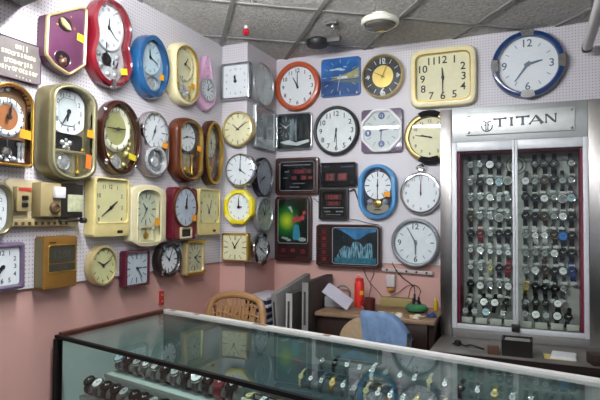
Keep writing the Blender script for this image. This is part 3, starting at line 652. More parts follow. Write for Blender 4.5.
bm = bmesh.new(); slab(bm, smooth_o(polyr([(.01, .03), (.045, .03), (.05, 0), (.055, -.05), (.05, -.075), (.005, -.075), (-.0, -.05), (.005, 0)], c=(.027, -.02))), .0312, .0316); obj('painted_vase', bm, M('vase_print', '#2a7f96', .4), r)
bm = bmesh.new()
for x, y, q in ((.01, .06, .016), (.04, .068, .018), (.07, .075, .016), (.085, .11, .013), (.03, .085, .01)): slab(bm, [(x + q * (1 + .25 * math.sin(5 * t)) * math.cos(t), y + q * (1 + .25 * math.sin(5 * t)) * math.sin(t)) for t in [2 * PI * i / 30 for i in range(30)]], .0312, .0317)
obj('painted_flowers', bm, M('flower_print', '#b04048', .4, var=.4, scale=60), r)
bm = bmesh.new(); slab(bm, smooth_o(polyr([(-.04, .15), (-.015, .155), (-.0, .12), (-.005, .105), (-.02, .13)], c=(-.015, .135))), .0312, .0317)
for x, y, q in ((-.05, -.065, .012), (-.07, -.06, .01), (-.03, -.075, .012), (.07, -.07, .02)): slab(bm, ell(q * 1.4, q * .7, 20, c=(x, y)), .0312, .0317)
obj('painted_lily', bm, M('lily_print', '#9aa79a', .4), r)
dgt(r, [('12', -.07, -.145, .03), ('08', .0, -.145, .03), ('25', .075, -.15, .034)], .0305); lines(r, [(-.1, -.03, -.185, .005), (.03, .1, -.19, .006)], M('dull_red_print', '#6b2a2c', .5), .0303)
pane(r, sup(pw, ph, 40, c=pc), .0335)

w, h = wh('B14'); r = root('B14', 'picture_clock', 'wide dark framed waterfall picture clock with digit windows down its left', 'clock')
case(r, sup(w, h, 50), sup(w - .012, h - .012, 50), .045, .036, rosewood, bev=.006); disc(r, sup(w - .013, h - .013, 50), .036, M('wine_black', '#1b0a0c', .3, var=.3), 'panel')
pc = (.048, .0); pw, ph = .15, .115
bm = bmesh.new(); slab(bm, sup(pw, ph, 40, c=pc), .0376, .0385); obj('picture', bm, M('forest_print', '#0c1d20', .3, var=.6, scale=30), r)
ringp(r, sup(pw + .005, ph + .005, 40, c=pc), .005, .037, .042, silver, 'silver_line')
bm = bmesh.new(); prism(bm, [(-.09, .112), (.19, .112), (.19, .095), (.13, .08), (.08, .045), (.05, .04), (.0, .075), (-.05, .1)], .0387, .039); obj('painted_sky', bm, M('blue_sky_print', '#2a6a98', .3, var=.4, scale=20, emit=.06), r)
def streak_mat(name, c0, c1):
    m = M(name, c0, .35); nt = m.node_tree; rp = [n for n in nt.nodes if n.type == 'VALTORGB'][0]; nz = [n for n in nt.nodes if n.type == 'TEX_NOISE'][0]
    mp = nt.nodes.new('ShaderNodeMapping'); mp.inputs['Scale'].default_value = (5, .7, 1); mp.inputs['Rotation'].default_value = (0, 0, -.35)
    nt.links.new([n for n in nt.nodes if n.type == 'TEX_COORD'][0].outputs['Object'], mp.inputs[0]); nt.links.new(mp.outputs[0], nz.inputs['Vector'])
    rp.color_ramp.elements[0].color = (*lin(c1), 1); rp.color_ramp.elements[1].color = (*lin(c0), 1); rp.color_ramp.elements[0].position = .42; rp.color_ramp.elements[1].position = .6
    return m
bm = bmesh.new(); prism(bm, [(-.08, -.083), (.168, -.083), (.172, -.01), (.155, .022), (.125, .016), (.108, -.012), (.088, .016), (.062, .03), (.036, .024), (.02, -.014), (-.002, -.004), (-.025, -.0), (-.055, -.03)], .0387, .039); obj('painted_falls', bm, streak_mat('falls_print', '#7fb4c8', '#0f2a32'), r)
bm = bmesh.new(); prism(bm, [(-.09, -.08), (.19, -.075), (.19, -.112), (-.09, -.112)], .0387, .0391); obj('painted_pool', bm, M('pool_print', '#1a6276', .3, var=.4, scale=40, emit=.08), r)
for s, y in (('12', .09), ('08', .045), ('25', .0), ('10', -.045), ('28', -.09)): dgt(r, [(s, -.165, y, .03)], .0385)
lines(r, [(-.2, -.13, y, .003) for y in (.112, .068, .023, -.022, -.067, -.112)], M('dull_red_print', '#6b2a2c', .5), .0383)
pane(r, sup(pw, ph, 40, c=pc), .0415)

w, h = wh('B15'); r = root('B15', 'wall_clock', 'light blue oval pendulum clock beside the digital clocks', 'clock')
O = arch(w, h, bot=True, k=1.0); I = arch(w * .74, h * .86, bot=True, k=1.0)
case(r, O, I, .06, .02, skyb, bev=.02); disc(r, grow(I, -.001), .02, M('night_blue_plate', '#20233f', .3), 'face_plate')
disc(r, ell(.086, .088, c=(0, .04)), .024, dialw); face(r, .086, .088, .0265, 't', (0, 180), c=(0, .04), size=.02)
bm = bmesh.new(); text(bm, '12', 0, .14, .034, .0225); obj('top_numeral', bm, M('pale_blue_print', '#9db7dc', .4), r, smooth=0)
disc(r, arch(.07, .04, c=(0, -.1), bot=True, top=False, k=.5), .0225, M('silver_panel', '#b9b3a2', .2, .6), 'pendulum_window'); pendulum(r, 0, -.075, .03, .024, M('brass', '#b59a58', .25, .8)); cluster(r, [(-.05, -.065, .02), (.05, -.065, .02)], .025, crystal)
bm = bmesh.new(); box(bm, -.022, .022, -.118, -.11, .0265, .029); obj('badge', bm, dark, r)
pane(r, grow(I, -.001), .046); stick(r, .068, -.018, .052, .042, .03)
w, h = wh('B16'); r = root('B16', 'wall_clock', 'silver pocket watch shaped clock with crown ring on top', 'clock')
c = (0, -.022); O = ell(w, w * 1.02, c=c); I = ell(w * .88, w * .9, c=c)
case(r, O, I, .05, .025, chrome, bev=.016); disc(r, grow(I, -.001), .025, dialw); face(r, w * .88, w * .9, .027, '12', (358, 1), greyink, c=c, size=.026, k=.82, sec=0); pane(r, grow(I, -.001), .043)
bm = bmesh.new(); slab(bm, sup(.016, .014, 5, c=(0, .118)), .012, .038, .004); obj('crown', bm, chrome, r)
bm = bmesh.new(); tube(bm, [(.024 * math.cos(t), .136 + .016 * math.sin(t), .025) for t in [2 * PI * i / 24 for i in range(24)]], .004, 8, True); obj('bow_ring', bm, chrome, r)
w, h = wh('B17'); r = std('B17', 'round grey rimmed clock with white dial, lowest on back wall', ell(w, h), ell(w * .86, h * .86), .055, .025, M('grey_rim', '#8d9296', .3, .5), M('dial_cool', '#e2e8eb', .5), '12h', (180, 332), M('dark_steel', '#4a5056', .4), M('hand_grey', '#74808a', .3, .5), size=.05, k=.78, hw=1.8, hl=.6, ml=.8)

# ---------------------------------------------------------------- the room
pink = M('pink_paint', '#c1978e', .55, var=.05, scale=2.5, bump=.15, bscale=8); plaster = M('white_plaster', '#bcb8ba', .6); floorm = M('floor_tile', '#77706a', .35, var=.12, scale=3)
CZ = 2.47
struct('floor', B(-1.96, 1.7, -2.6, 3.5, -.1, 0), floorm)
struct('ceiling', B(-1.96, 1.7, -2.6, 3.5, CZ, CZ + .08), TILE)
struct('wall_left', B(-1.96, -1.86, -2.6, 3.5, 0, CZ), pink)
struct('wall_back', B(-1.86, 1.6, 3.4, 3.5, 0, CZ), pink)
struct('wall_right', B(1.6, 1.7, -2.6, 3.5, 0, CZ), plaster)
struct('wall_corner', B(-1.86, -1.677, 2.982, 3.4, 0, CZ), pink)
def pegpanel(name, loc, rot, w, z0, z1):
    bm = bmesh.new(); box(bm, 0, w, z0, z1, 0, .012); o = struct(name, bm, PEG); o.location = loc; o.rotation_euler = rot; return o
pegpanel('trim_1', (-1.86, -2.6, 0), (PI/2, 0, PI/2), 5.582, 1.085, CZ)
pegpanel('trim_2', (-1.848, 2.982, 0), (PI/2, 0, 0), .171, 1.085, CZ)
pegpanel('trim_3', (-1.677, 2.97, 0), (PI/2, 0, PI/2), .43, 1.085, CZ)
pegpanel('trim_4', (-1.665, 3.4, 0), (PI/2, 0, 0), 3.265, 1.08, CZ)
# suspended ceiling bars, running askew to the walls
E1, E2 = Vector((.590, -.807)), Vector((.807, .590))
def clip(p, d):
    lo, hi = -9, 9
    for k, a, b in ((0, -1.86, 1.6), (1, -2.6, 3.4)):
        t0, t1 = (a - p[k]) / d[k], (b - p[k]) / d[k]
        lo, hi = max(lo, min(t0, t1)), min(hi, max(t0, t1))
    return lo, hi
bm = bmesh.new()
for D_, Nn, off, sp in ((E1, E2, .253, .458), (E2, E1, -2.757, .55)):
    for k in range(-14, 15):
        p = Nn * (off + k * sp); lo, hi = clip(p, D_)
        if hi - lo < .06: continue
        a, b = p + D_ * (lo + .02), p + D_ * (hi - .02); q = Nn * .012; z0 = CZ - (.007 if D_ is E1 else .006)
        pts = [a - q, b - q, b + q, a + q]
        if (b - a).cross(q) < 0: pts.reverse()
        prism(bm, [tuple(v) for v in pts], z0, CZ)
struct('trim_5', bm, M('ceiling_bar', '#8e8c89', .6))
# dropped beam over the front of the counter
CA = math.atan2(-.218, .976)
bm = bmesh.new(); box(bm, -.06, 3.6, -.24, 0, 2.19, CZ); o = struct('trim_6', bm, M('beam_grey', '#55524f', .5, var=.15, scale=4)); o.location = (-1.80, 1.478, 0); o.rotation_euler = (0, 0, CA)

# lamps: fluorescent tubes on the shop side of the beam
tubem = M('tube_glow', '#f4f7ff', .5, emit=1); tubem.node_tree.nodes['Principled BSDF'].inputs['Emission Strength'].default_value = TUBE
def tube_light(label, s0, s1, z=2.262, t=.05):
    r = thing('tube_light', label, 'lamp', (-1.80, 1.478, 0), (0, 0, CA))
    obj('batten', B(s0 - .03, s1 + .03, .002, .03, z - .02, z + .02, .003), white, r)
    bm = bmesh.new(); tube(bm, [(s0, t, z), (s1, t, z)], .013, 12); obj('tube', bm, tubem, r)
    for s in (s0, s1):
        obj('lamp_holder', B(s - .012, s + .012, .028, .07, z - .02, z + .02, .003), white, r)
tube_light('fluorescent tube on the beam near the left wall', .12, 1.55)
for lab, x in (('added unseen fill tube under the ceiling over the shop entrance, left', -.3), ('added unseen fill tube under the ceiling over the shop entrance, right', .9)):  # unseen fill lamps, added to brighten the room from the entrance side
    r = thing('tube_light', lab, 'lamp', (x, -1.3, CZ), (0, 0, 0))
    obj('batten', B(-.38, .38, -.025, .025, -.035, -.0075, .003), white, r)
    bm = bmesh.new(); tube(bm, [(-.35, 0, -.06), (.35, 0, -.06)], .013, 12); obj('tube', bm, tubem, r)
    for s in (-.35, .35): obj('lamp_holder', B(s - .012, s + .012, -.02, .02, -.078, -.036, .003), white, r)

# ---- things on the ceiling
r = thing('downlight', 'white ringed round ceiling light above the gold rimmed black clock', 'ceiling light', (-.771, 2.83, CZ), (PI, 0, 0))
bm = bmesh.new(); lathe(bm, [(.05, 0), (.05, .022), (.098, .026), (.103, .033), (.098, .039), (.094, .041), (.103, .047), (.098, .055), (.088, .057), (.084, .048), (.0005, .048)], n=48); obj('ring', bm, M('ring_white', '#e6e3d6', .35), r)
bm = bmesh.new(); lathe(bm, [(.083, .051), (.078, .068), (.06, .08), (.03, .086), (.0005, .086)], n=40); obj('diffuser', bm, M('dull_diffuser', '#56524c', .12), r)
r = thing('ceiling_speaker', 'black round fitting on the ceiling with grey bracket beside it', 'ceiling fitting', (-1.235, 3.08, CZ), (PI, 0, 0))
bm = bmesh.new(); lathe(bm, [(.055, 0), (.07, .012), (.07, .03), (.06, .045), (.02, .05), (.0005, .05)], n=36); obj('body', bm, M('speaker_black', '#1d1d1f', .5), r)
bm = bmesh.new(); box(bm, .06, .15, -.02, .015, .0, .03, .004); obj('bracket', bm, M('bracket_grey', '#5e5d5b', .5), r)
r = thing('smoke_detector', 'small grey ceiling fitting with silver tip between black fitting and ringed light', 'ceiling fitting', (-1.045, 2.84, CZ), (PI, 0, 0))
bm = bmesh.new(); box(bm, -.04, .03, -.025, .025, 0, .014, .003); obj('base', bm, M('bracket_grey', '#5e5d5b', .5), r)
bm = bmesh.new(); lathe(bm, [(.012, .014), (.011, .03), (.007, .038), (.0005, .04)], n=16); obj('tip', bm, chrome, r)
r = thing('red_bulb', 'small red bulb hanging under the ceiling tiles', 'bulb', (-1.527, 2.705, CZ), (PI, 0, 0))
bm = bmesh.new(); lathe(bm, [(.01, 0), (.01, .012), (.008, .016)], n=16); obj('socket', bm, white, r)
bm = bmesh.new(); lathe(bm, [(.008, .016), (.018, .024), (.022, .036), (.018, .048), (.008, .056), (.0005, .058)], n=24); obj('glass_bulb', bm, M('red_glass', '#b01c2c', .15, coat=.8), r)
r = thing('tube_fitting', 'unlit white batten with dark end cap hanging near upper right corner', 'light fitting', (.255, 2.7, 2.30))
bm = bmesh.new(); slab(bm, sup(.024, .024, 3), -.56, .58, .004); o = obj('batten', bm, M('batten_white', '#cfccca', .4), r); o.rotation_euler = (PI/2, 0, 0)
bm = bmesh.new(); slab(bm, sup(.026, .026, 3), -.60, -.56, .004); o = obj('end_cap', bm, M('cap_dark', '#3b3330', .5), r); o.rotation_euler = (PI/2, 0, 0)
bm = bmesh.new(); tube(bm, [(0, -.45, .03), (0, -.45, .17)], .006, 8); obj('hanger', bm, chrome, r)
bm = bmesh.new(); tube(bm, [(0, .3, .03), (0, .3, .17)], .006, 8); obj('hanger', bm, chrome, r)

r = thing('wall_bracket', 'small red bracket on the pink wall above the back left corner of the counter', 'bracket', (-1.86, 2.385, .93), (PI/2, 0, PI/2))
bm = bmesh.new(); box(bm, -.012, .018, -.035, .04, 0, .012, .002); obj('plate', bm, M('bracket_red', '#a32a2a', .4), r)
for y in (-.015, .02):
    bm = bmesh.new(); lathe(bm, [(.006, .012), (.005, .016), (.0005, .016)], (.003, y), 12); obj('screw', bm, palegold, r)
# ---- switchboard on the left wall
r = thing('switchboard', 'old electrical switchboard with meter and fuse box below the olive arched clock', 'switchboard', (-1.846, 1.6, 1.42), (PI/2, 0, PI/2))
beige = M('beige_board', '#b9ad8d', .5, var=.1); tan = M('tan_box', '#a08f66', .45)
bm = bmesh.new(); slab(bm, sup(.175, .095, 40), .001, .018, .002); obj('backboard', bm, beige, r)
bm = bmesh.new(); box(bm, -.15, -.085, -.03, .065, .018, .045, .003); s1 = obj('breaker_box', bm, tan, r)
bm = bmesh.new(); box(bm, -.145, -.09, .048, .06, .045, .047); obj('red_strip', bm, M('red_strip', '#b23326', .5), s1)
for y in (.022, -.005):
    bm = bmesh.new(); box(bm, -.13, -.105, y - .008, y + .008, .045, .052, .001); obj('breaker_lever', bm, dark, s1)
bm = bmesh.new(); box(bm, -.065, .035, -.05, .085, .018, .07, .004); s2 = obj('fuse_box', bm, tan, r)
bm = bmesh.new(); box(bm, -.01, .04, .025, .07, .07, .09, .003); obj('fuse_holder', bm, white, s2)
bm = bmesh.new(); lathe(bm, [(.024, .07), (.022, .082), (.014, .086), (.012, .08), (.0005, .08)], (.0, -.015), 24); obj('round_knob', bm, M('knob_brown', '#5a4630', .4), s2)
bm = bmesh.new(); box(bm, .045, .165, -.055, .085, .018, .055, .004); s3 = obj('meter_box', bm, M('meter_dark', '#2a2420', .4), r)
bm = bmesh.new(); box(bm, .08, .16, -.03, .042, .055, .06, .002); obj('meter_label', bm, M('meter_label', '#c3c6a0', .5, var=.15, scale=60), s3)
bm = bmesh.new(); box(bm, -.165, .12, -.088, -.06, .018, .034, .002); s4 = obj('socket_strip', bm, tan, r)
for k in range(9):
    bm = bmesh.new(); box(bm, -.15 + k * .03, -.139 + k * .03, -.083, -.071, .034, .037); obj('socket', bm, M('socket_brown', '#4a3820', .5), s4)
bm = bmesh.new(); tube(bm, spline([(.05, -.066, .04), (.1, -.068, .06), (.155, -.066, .06), (.172, -.066, .05)]), .004, 8); obj('black_plug', bm, black, r)
bm = bmesh.new(); lathe(bm, [(.012, .044), (.012, .066), (.008, .07), (.0005, .07)], (.168, -.066), 16); obj('round_plug', bm, black, r)

# ---------------------------------------------------------------- watch cabinet
def P(r, name, bm, mat, parent=None, smooth=35):
    o = obj(name, bm, mat, parent or r, smooth)
    if not parent: o.location = -Vector(r.location)
    return o
steel = M('brushed_steel', '#928e8b', .3, 1.0, var=.04, scale=40); steeld = M('brushed_steel_dark', '#8b8987', .4, .55, var=.05, scale=40); doorf = M('door_frame_grey', '#c2c4c6', .4, .1); bordeaux = M('bordeaux_lining', '#952148', .5); backg = M('grey_backing', '#b4b7b1', .6, var=.05)
cab = thing('display_cabinet', 'tall steel watch cabinet with two glass doors and a name plate on top', 'cabinet', (-.03, 3.24, .72))
bm = bmesh.new(); box(bm, -.47, .28, 3.28, 3.33, .72, 1.975); P(cab, 'back_panel', bm, backg, smooth=0)
for x0, x1 in ((-.47, -.392), (.207, .28)): P(cab, 'side_lining', B(x0, x1, 3.118, 3.28, .765, 1.79), bordeaux)
P(cab, 'top_lining', B(-.392, .207, 3.118, 3.28, 1.735, 1.79), bordeaux)
P(cab, 'side_pillar', B(-.496, -.432, 3.1, 3.33, .72, 1.98, .002), steel); P(cab, 'side_pillar', B(.242, .50, 3.1, 3.33, .72, 1.98, .002), steel)
hd = P(cab, 'header', B(-.431, .241, 3.1, 3.28, 1.792, 1.98, .002), M('header_steel', '#a9acab', .42, .6, var=.04, scale=40))
P(cab, 'base_rail', B(-.431, .241, 3.1, 3.28, .72, .766, .002), steeld)
npl = P(cab, 'name_plate', B(-.355, .182, 3.088, 3.099, 1.826, 1.948, .002), M('plate_steel', '#c2c5c2', .42, .5))
bm = bmesh.new()
for x in (-.34, .167):
    for z in (1.84, 1.934):
        vs0 = len(bm.verts); lathe(bm, [(.007, 0), (.007, .003), (.004, .005), (.0005, .005)], n=12); bm.verts.ensure_lookup_table()
        for v in bm.verts[vs0:]: v.co = Vector((x + v.co.x, 3.088 - v.co.z, z + v.co.y))
obj('screws', bm, chrome, npl)
def flare(bm, a, b, w0, wm, w1, z=0):
    """flared stroke from a to b"""
    a, b = Vector(a), Vector(b); d = (b - a).normalized(); p = Vector((-d.y, d.x)); n = 8; L, R_ = [], []
    for i in range(n + 1):
        t = i / n; w = wm + (w0 - wm) * max(0, 1 - t * 4) ** 1.5 + (w1 - wm) * max(0, 1 - (1 - t) * 4) ** 1.5
        q = a + (b - a) * t; L.append(q + p * w); R_.append(q - p * w)
    prism(bm, [tuple(v) for v in R_ + L[::-1]], z, z + .002)
bm = bmesh.new(); H_ = .048; X = {'T': 0, 'I': .071, 'T2': .1, 'A': .155, 'N': .222}
for k in ('T', 'T2'):
    x = X[k]; flare(bm, (x + .026, H_), (x + .026, 0), .007, .0055, .0095); flare(bm, (x - .004, H_ - .004), (x + .056, H_ - .004), .008, .0042, .008)
flare(bm, (X['I'] + .006, H_), (X['I'] + .006, 0), .0095, .0055, .0095)
x = X['A']; flare(bm, (x, 0), (x + .03, H_), .006, .003, .002); flare(bm, (x + .026, H_), (x + .056, 0), .003, .0065, .0095); flare(bm, (x + .012, .016), (x + .044, .016), .003, .0025, .003)
x = X['N']; flare(bm, (x + .004, 0), (x + .004, H_), .006, .003, .005); flare(bm, (x + .004, H_), (x + .044, 0), .003, .005, .002); flare(bm, (x + .044, 0), (x + .044, H_), .002, .003, .006)
for v in bm.verts: v.co = Vector((-.208 + v.co.x * 1.13, 3.088 - v.co.z, 1.862 + v.co.y + (v.co.x * .035)))
obj('lettering', bm, M('letter_black', '#20232a', .4), npl, smooth=0)
bm = bmesh.new()   # round emblem: a stem with two outward curls in an open ring
def arc(cx, cy, r, a0, a1, w):
    n = 20; o_, i_ = [], []
    for k in range(n + 1):
        t = math.radians(a0 + (a1 - a0) * k / n); o_.append((cx + (r + w) * math.cos(t), cy + (r + w) * math.sin(t))); i_.append((cx + (r - w) * math.cos(t), cy + (r - w) * math.sin(t)))
    prism(bm, o_ + i_[::-1], 0, .002)
arc(0, -.004, .027, 165, 375, .0035); arc(-.016, .012, .011, -80, 130, .003); arc(.016, .012, .011, 50, 260, .003); flare(bm, (-.005, .02), (-.005, -.026), .004, .003, .004); flare(bm, (.005, .02), (.005, -.026), .004, .003, .004)
for v in bm.verts: v.co = Vector((-.245 + v.co.x, 3.088 - v.co.z, 1.874 + v.co.y))
obj('emblem', bm, M('letter_black', '#20232a', .4), npl, smooth=0)
for side, (x0, x1) in (('left', (-.431, -.106)), ('right', (-.104, .241))):
    bm = bmesh.new(); z0, z1, f = .767, 1.791, .026 if side == 'left' else .024
    wl, wr = (f, .012) if side == 'left' else (.012, f)
    box(bm, x0, x0 + wl, 3.094, 3.116, z0, z1, .002); box(bm, x1 - wr, x1, 3.094, 3.116, z0, z1, .002); box(bm, x0 + wl, x1 - wr, 3.094, 3.116, z1 - .05, z1, .002); box(bm, x0 + wl, x1 - wr, 3.094, 3.116, z0, z0 + .026, .002)
    d = P(cab, 'door', bm, doorf)
    bm = bmesh.new(); box(bm, x0 + wl, x1 - wr, 3.103, 3.107, z0 + .026, z1 - .05); obj('glass_pane', bm, DOORGLASS, d, smooth=0)
bm = bmesh.new(); box(bm, -.125, -.085, 3.08, 3.096, .775, .815, .003); P(cab, 'door_lock', bm, dark)
bm = bmesh.new(); ring1 = ell(.055, c=(-.105, 1.665), n=40)
for rr_ in (.052, .034): tube(bm, [(-.105 + rr_ * math.cos(t), 3.276, 1.672 + rr_ * math.sin(t)) for t in [2 * PI * i / 40 for i in range(40)]], .003, 6, True)
P(cab, 'ring_emblem', bm, M('ring_grey', '#7a7d7b', .4, .3))
ROWZ = [1.676, 1.581, 1.486, 1.381, 1.285, 1.186, 1.091, .996]
for z in ROWZ:
    bm = bmesh.new(); tube(bm, [(-.391, 3.264, z + .012), (.206, 3.264, z + .012)], .0014, 6); P(cab, 'hanging_rail', bm, steeld)
P(cab, 'bottom_step', B(-.391, .206, 3.17, 3.279, .768, .782, .003), backg)
for k in range(8):
    x = -.36 + k * .0755; P(cab, 'price_card', B(x - .03, x + .03, 3.152, 3.169, .79, .822, .002), M('card_white', '#c9c9bf', .5))

# ---------------------------------------------------------------- watches
WM = {}
def wmesh(key, fn):
    if key not in WM:
        bm = bmesh.new(); fn(bm); bmesh.ops.recalc_face_normals(bm, faces=bm.faces[:]); me = bpy.data.meshes.new(key); bm.to_mesh(me); bm.free()
        me.materials.append(black); me.polygons.foreach_set('use_smooth', [True] * len(me.polygons)); me.set_sharp_from_angle(angle=.6); WM[key] = me
    return WM[key]
def ribbon(bm, prof, w0, w1, t):
    """strap following (y, z) points with its width along x"""
    n = len(prof); rows = []
    for i, (y, z) in enumerate(prof):
        y0, z0 = prof[max(i-1, 0)]; y1, z1 = prof[min(i+1, n-1)]; l = math.hypot(y1 - y0, z1 - z0) or 1
        ny, nz = -(z1 - z0) / l * t, (y1 - y0) / l * t; w = w0 + (w1 - w0) * i / (n - 1)
        rows.append([bm.verts.new(q) for q in ((-w, y - ny, z - nz), (w, y - ny, z - nz), (w, y + ny, z + nz), (-w, y + ny, z + nz))])
    for a, b in zip(rows, rows[1:]):
        for k in range(4): bm.faces.new((a[k], a[(k+1) % 4], b[(k+1) % 4], b[k]))
    bm.faces.new(rows[0][::-1]); bm.faces.new(rows[-1])
def strap_hang(w):
    def f(bm):
        up = [(.012, .004), (.020, .004), (.030, -.001), (.040, -.009), (.046, -.016)]
        ribbon(bm, up, w, w * .8, .0014); ribbon(bm, [(-y, z) for y, z in up], w, w * .8, .0014)
    return f
def strap_loop(w, a=.026, b=.021):
    def f(bm):
        pr_ = [(a * math.sin(t), -b + b * math.cos(t)) for t in [.35 + (2 * PI - .7) * i / 20 for i in range(21)]]
        ribbon(bm, pr_, w, w, .0014)
    return f
def case_round(R):
    def f(bm):
        lathe(bm, [(R * .9, -.001), (R, .002), (R, .006), (R * .9, .009), (R * .82, .0085), (R * .80, .0075), (.0004, .0075)], n=20)
        box(bm, R * .97, R * 1.2, -.0025, .0025, .002, .006)
    return f
def case_square(R):
    def f(bm):
        o = sup(R * .85, R, 8, n=24); loft(bm, [(grow(o, -.002), -.001), (o, .002), (o, .006), (grow(o, -.002), .009), (grow(o, -.0035), .0085), (grow(o, -.004), .0075)])
        box(bm, R * .82, R * 1.05, -.0025, .0025, .002, .006)
    return f
def dial_round(R): return lambda bm: lathe(bm, [(R * .79, .0074), (R * .79, .008), (.0004, .0081)], n=20)
def dial_square(R): return lambda bm: slab(bm, grow(sup(R * .85, R, 8, n=24), -.0042), .0074, .008)
def hands(R):
    def f(bm): bar(bm, 0, 0, 300, -.002, R * .4, .0012, .0006, .0083, .0087); bar(bm, 0, 0, 55, -.002, R * .62, .001, .0005, .0088, .0092)
    return f
def setm(o, m): o.material_slots[0].link = 'OBJECT'; o.material_slots[0].material = m
WC = {  # look: (words, strap, case, dial, case radius, strap half-width, square)
 's': ('silver bracelet wristwatch with grey dial', M('bracelet_steel', '#74777a', .3, .85), chrome, M('dial_ash', '#a4a8a6', .4), .0165, .009, 0),
 'S': ('slim silver bracelet wristwatch with pale dial', M('bracelet_steel', '#74777a', .3, .85), chrome, dialw, .014, .0075, 0),
 'q': ('square silver bracelet wristwatch', M('bracelet_steel', '#74777a', .3, .85), chrome, dialg, .0155, .010, 1),
 'W': ('dark strapped wristwatch with large bright white dial', M('strap_grey', '#4b4b4d', .5), chrome, M('dial_bright', '#f1f2f2', .3), .020, .009, 0),
 'k': ('black wristwatch with black dial', M('strap_black', '#171718', .45), M('case_black', '#2a2a2c', .25, .7), M('dial_black', '#141518', .2), .0185, .0105, 0),
 'K': ('large black wristwatch with white dial', M('strap_black', '#171718', .45), M('case_black', '#2a2a2c', .25, .7), M('dial_bright', '#f1f2f2', .3), .022, .011, 0),
 'c': ('black strapped wristwatch with white ringed chronograph dial', M('strap_black', '#171718', .45), M('white_bezel', '#e4e4e2', .3), M('dial_mid', '#8b9090', .3), .0205, .0095, 0),
 'n': ('dark brown leather wristwatch', M('strap_brown', '#3a241a', .5), M('case_bronze', '#6e5a44', .3, .8), M('dial_brown', '#2c201a', .3), .019, .0105, 0),
 'r': ('dark red wristwatch', M('strap_red', '#7a1f2e', .45), M('case_red', '#8e2a38', .3, .4), M('dial_red', '#5a1420', .3), .0195, .0125, 0),
 'b': ('blue strapped wristwatch', M('strap_blue', '#1e3a78', .45), M('case_blue', '#28528f', .3, .5), M('dial_blue', '#1c3460', .3), .0195, .0125, 0),
 'B': ('wide navy wristwatch with bright blue dial', M('strap_navy', '#1d2436', .45), M('case_blue', '#28528f', .3, .5), M('dial_azure', '#3a7fd0', .3), .022, .0145, 0),
 'g': ('gold bracelet wristwatch with yellow dial', M('bracelet_gold', '#a08a4a', .3, .85), gold, M('dial_yellow', '#cdbb78', .3), .0165, .0085, 0),
 'y': ('small yellow strapped wristwatch', M('strap_straw', '#a8a282', .5), palegold, M('dial_lemon', '#cfc78a', .3), .0135, .007, 0),
 'l': ('silver wristwatch with light blue dial', M('bracelet_steel', '#74777a', .3, .85), chrome, M('dial_lightblue', '#a5c3cf', .3), .021, .010, 0),
 'w': ('white strapped wristwatch with white dial', M('strap_white', '#d4d4d2', .4), chrome, dialw, .0175, .0105, 0),
}
def watch(code, label, loc, rot, group, loop=False, scale=1, parts=True):
    words_, sm, cm, dm, R, sw, sq = WC[code]
    r = thing('wristwatch', label, 'watch', loc, rot, group); r.scale = (scale,) * 3
    o = inst('strap', wmesh('strap%s%d' % (loop, int(sw * 1e4)), (strap_loop if loop else strap_hang)(sw)), r); setm(o, sm)
    o = inst('case', wmesh('case%d%d' % (sq, int(R * 1e4)), (case_square if sq else case_round)(R)), r); setm(o, cm)
    o = inst('dial', wmesh('dial%d%d' % (sq, int(R * 1e4)), (dial_square if sq else dial_round)(R)), r); setm(o, dm)
    o = inst('hands', wmesh('hands%d' % int(R * 1e4), hands(R)), r); setm(o, white if dm.name in ('dial_black', 'dial_brown', 'dial_red', 'dial_blue') else ink)
    return r
ORD = 'first second third fourth fifth sixth seventh eighth ninth tenth eleventh twelfth thirteenth fourteenth fifteenth sixteenth seventeenth eighteenth nineteenth twentieth'.split()
LX = [-.349, -.297, -.243, -.195, -.148]; RX = [-.057, -.009, .038, .086, .128, .170]
LEFT = ['ssKk-', 'skWlc', 'ssWqs', 'nsscs', 'krskk', 'SWSSS', 'Ssykr', 'kWssW']
RIGHT = ['-kkk-s', 'Wsnkss', 'kkWscl', 'kknsWk', 'swwnBk', 'sssWkk', 'sWnkWb', 'gkkks-']
PEGTAG = M('tag_white', '#d6d8d4', .5)
for door, xs, rows_ in (('left', LX, LEFT), ('right', RX, RIGHT)):
    for i, row in enumerate(rows_):
        num = 0
        for x, cde in zip(xs, row):
            if cde == '-': continue
            num += 1
            lab = '%s, %s from left in %s row, %s door' % (WC[cde][0], ORD[num-1], ORD[i], door)
            wv = watch(cde, lab, (x, 3.249, ROWZ[i] + random.uniform(-.006, .006)), (PI/2, random.uniform(-.14, .14), 0), 'wristwatches hanging behind the %s cabinet door' % door, scale=1.2)
            me = wmesh('peg', lambda bm: (box(bm, -.012, .012, -.060, -.049, -.004, .004), box(bm, -.003, .003, -.05, -.046, -.0255, -.004)))
            o = inst('price_tag', me, wv); setm(o, PEGTAG)
for door, xs, z, row in (('left', [-.355, -.276, -.219, -.16], .898, 'kKKk'), ('left', [-.372, -.322, -.262, -.175], .850, 'sslq'), ('right', [-.058, -.008, .042, .1], .914, 'kkkW'), ('right', [-.062, -.008, .042, .095, .148], .856, 'sKsKk')):
    up = z > .87
    for k, (x, cde) in enumerate(zip(xs, row)):
        lab = '%s, %s from left in %s row, %s door' % (WC[cde][0], ORD[k], 'ninth' if up else 'tenth', door)
        watch(cde, lab, (x, 3.235 if up else 3.185, z), (PI/2 - .35, random.uniform(-.2, .2), 0), 'wristwatches on the bottom step of the cabinet', scale=1.15)

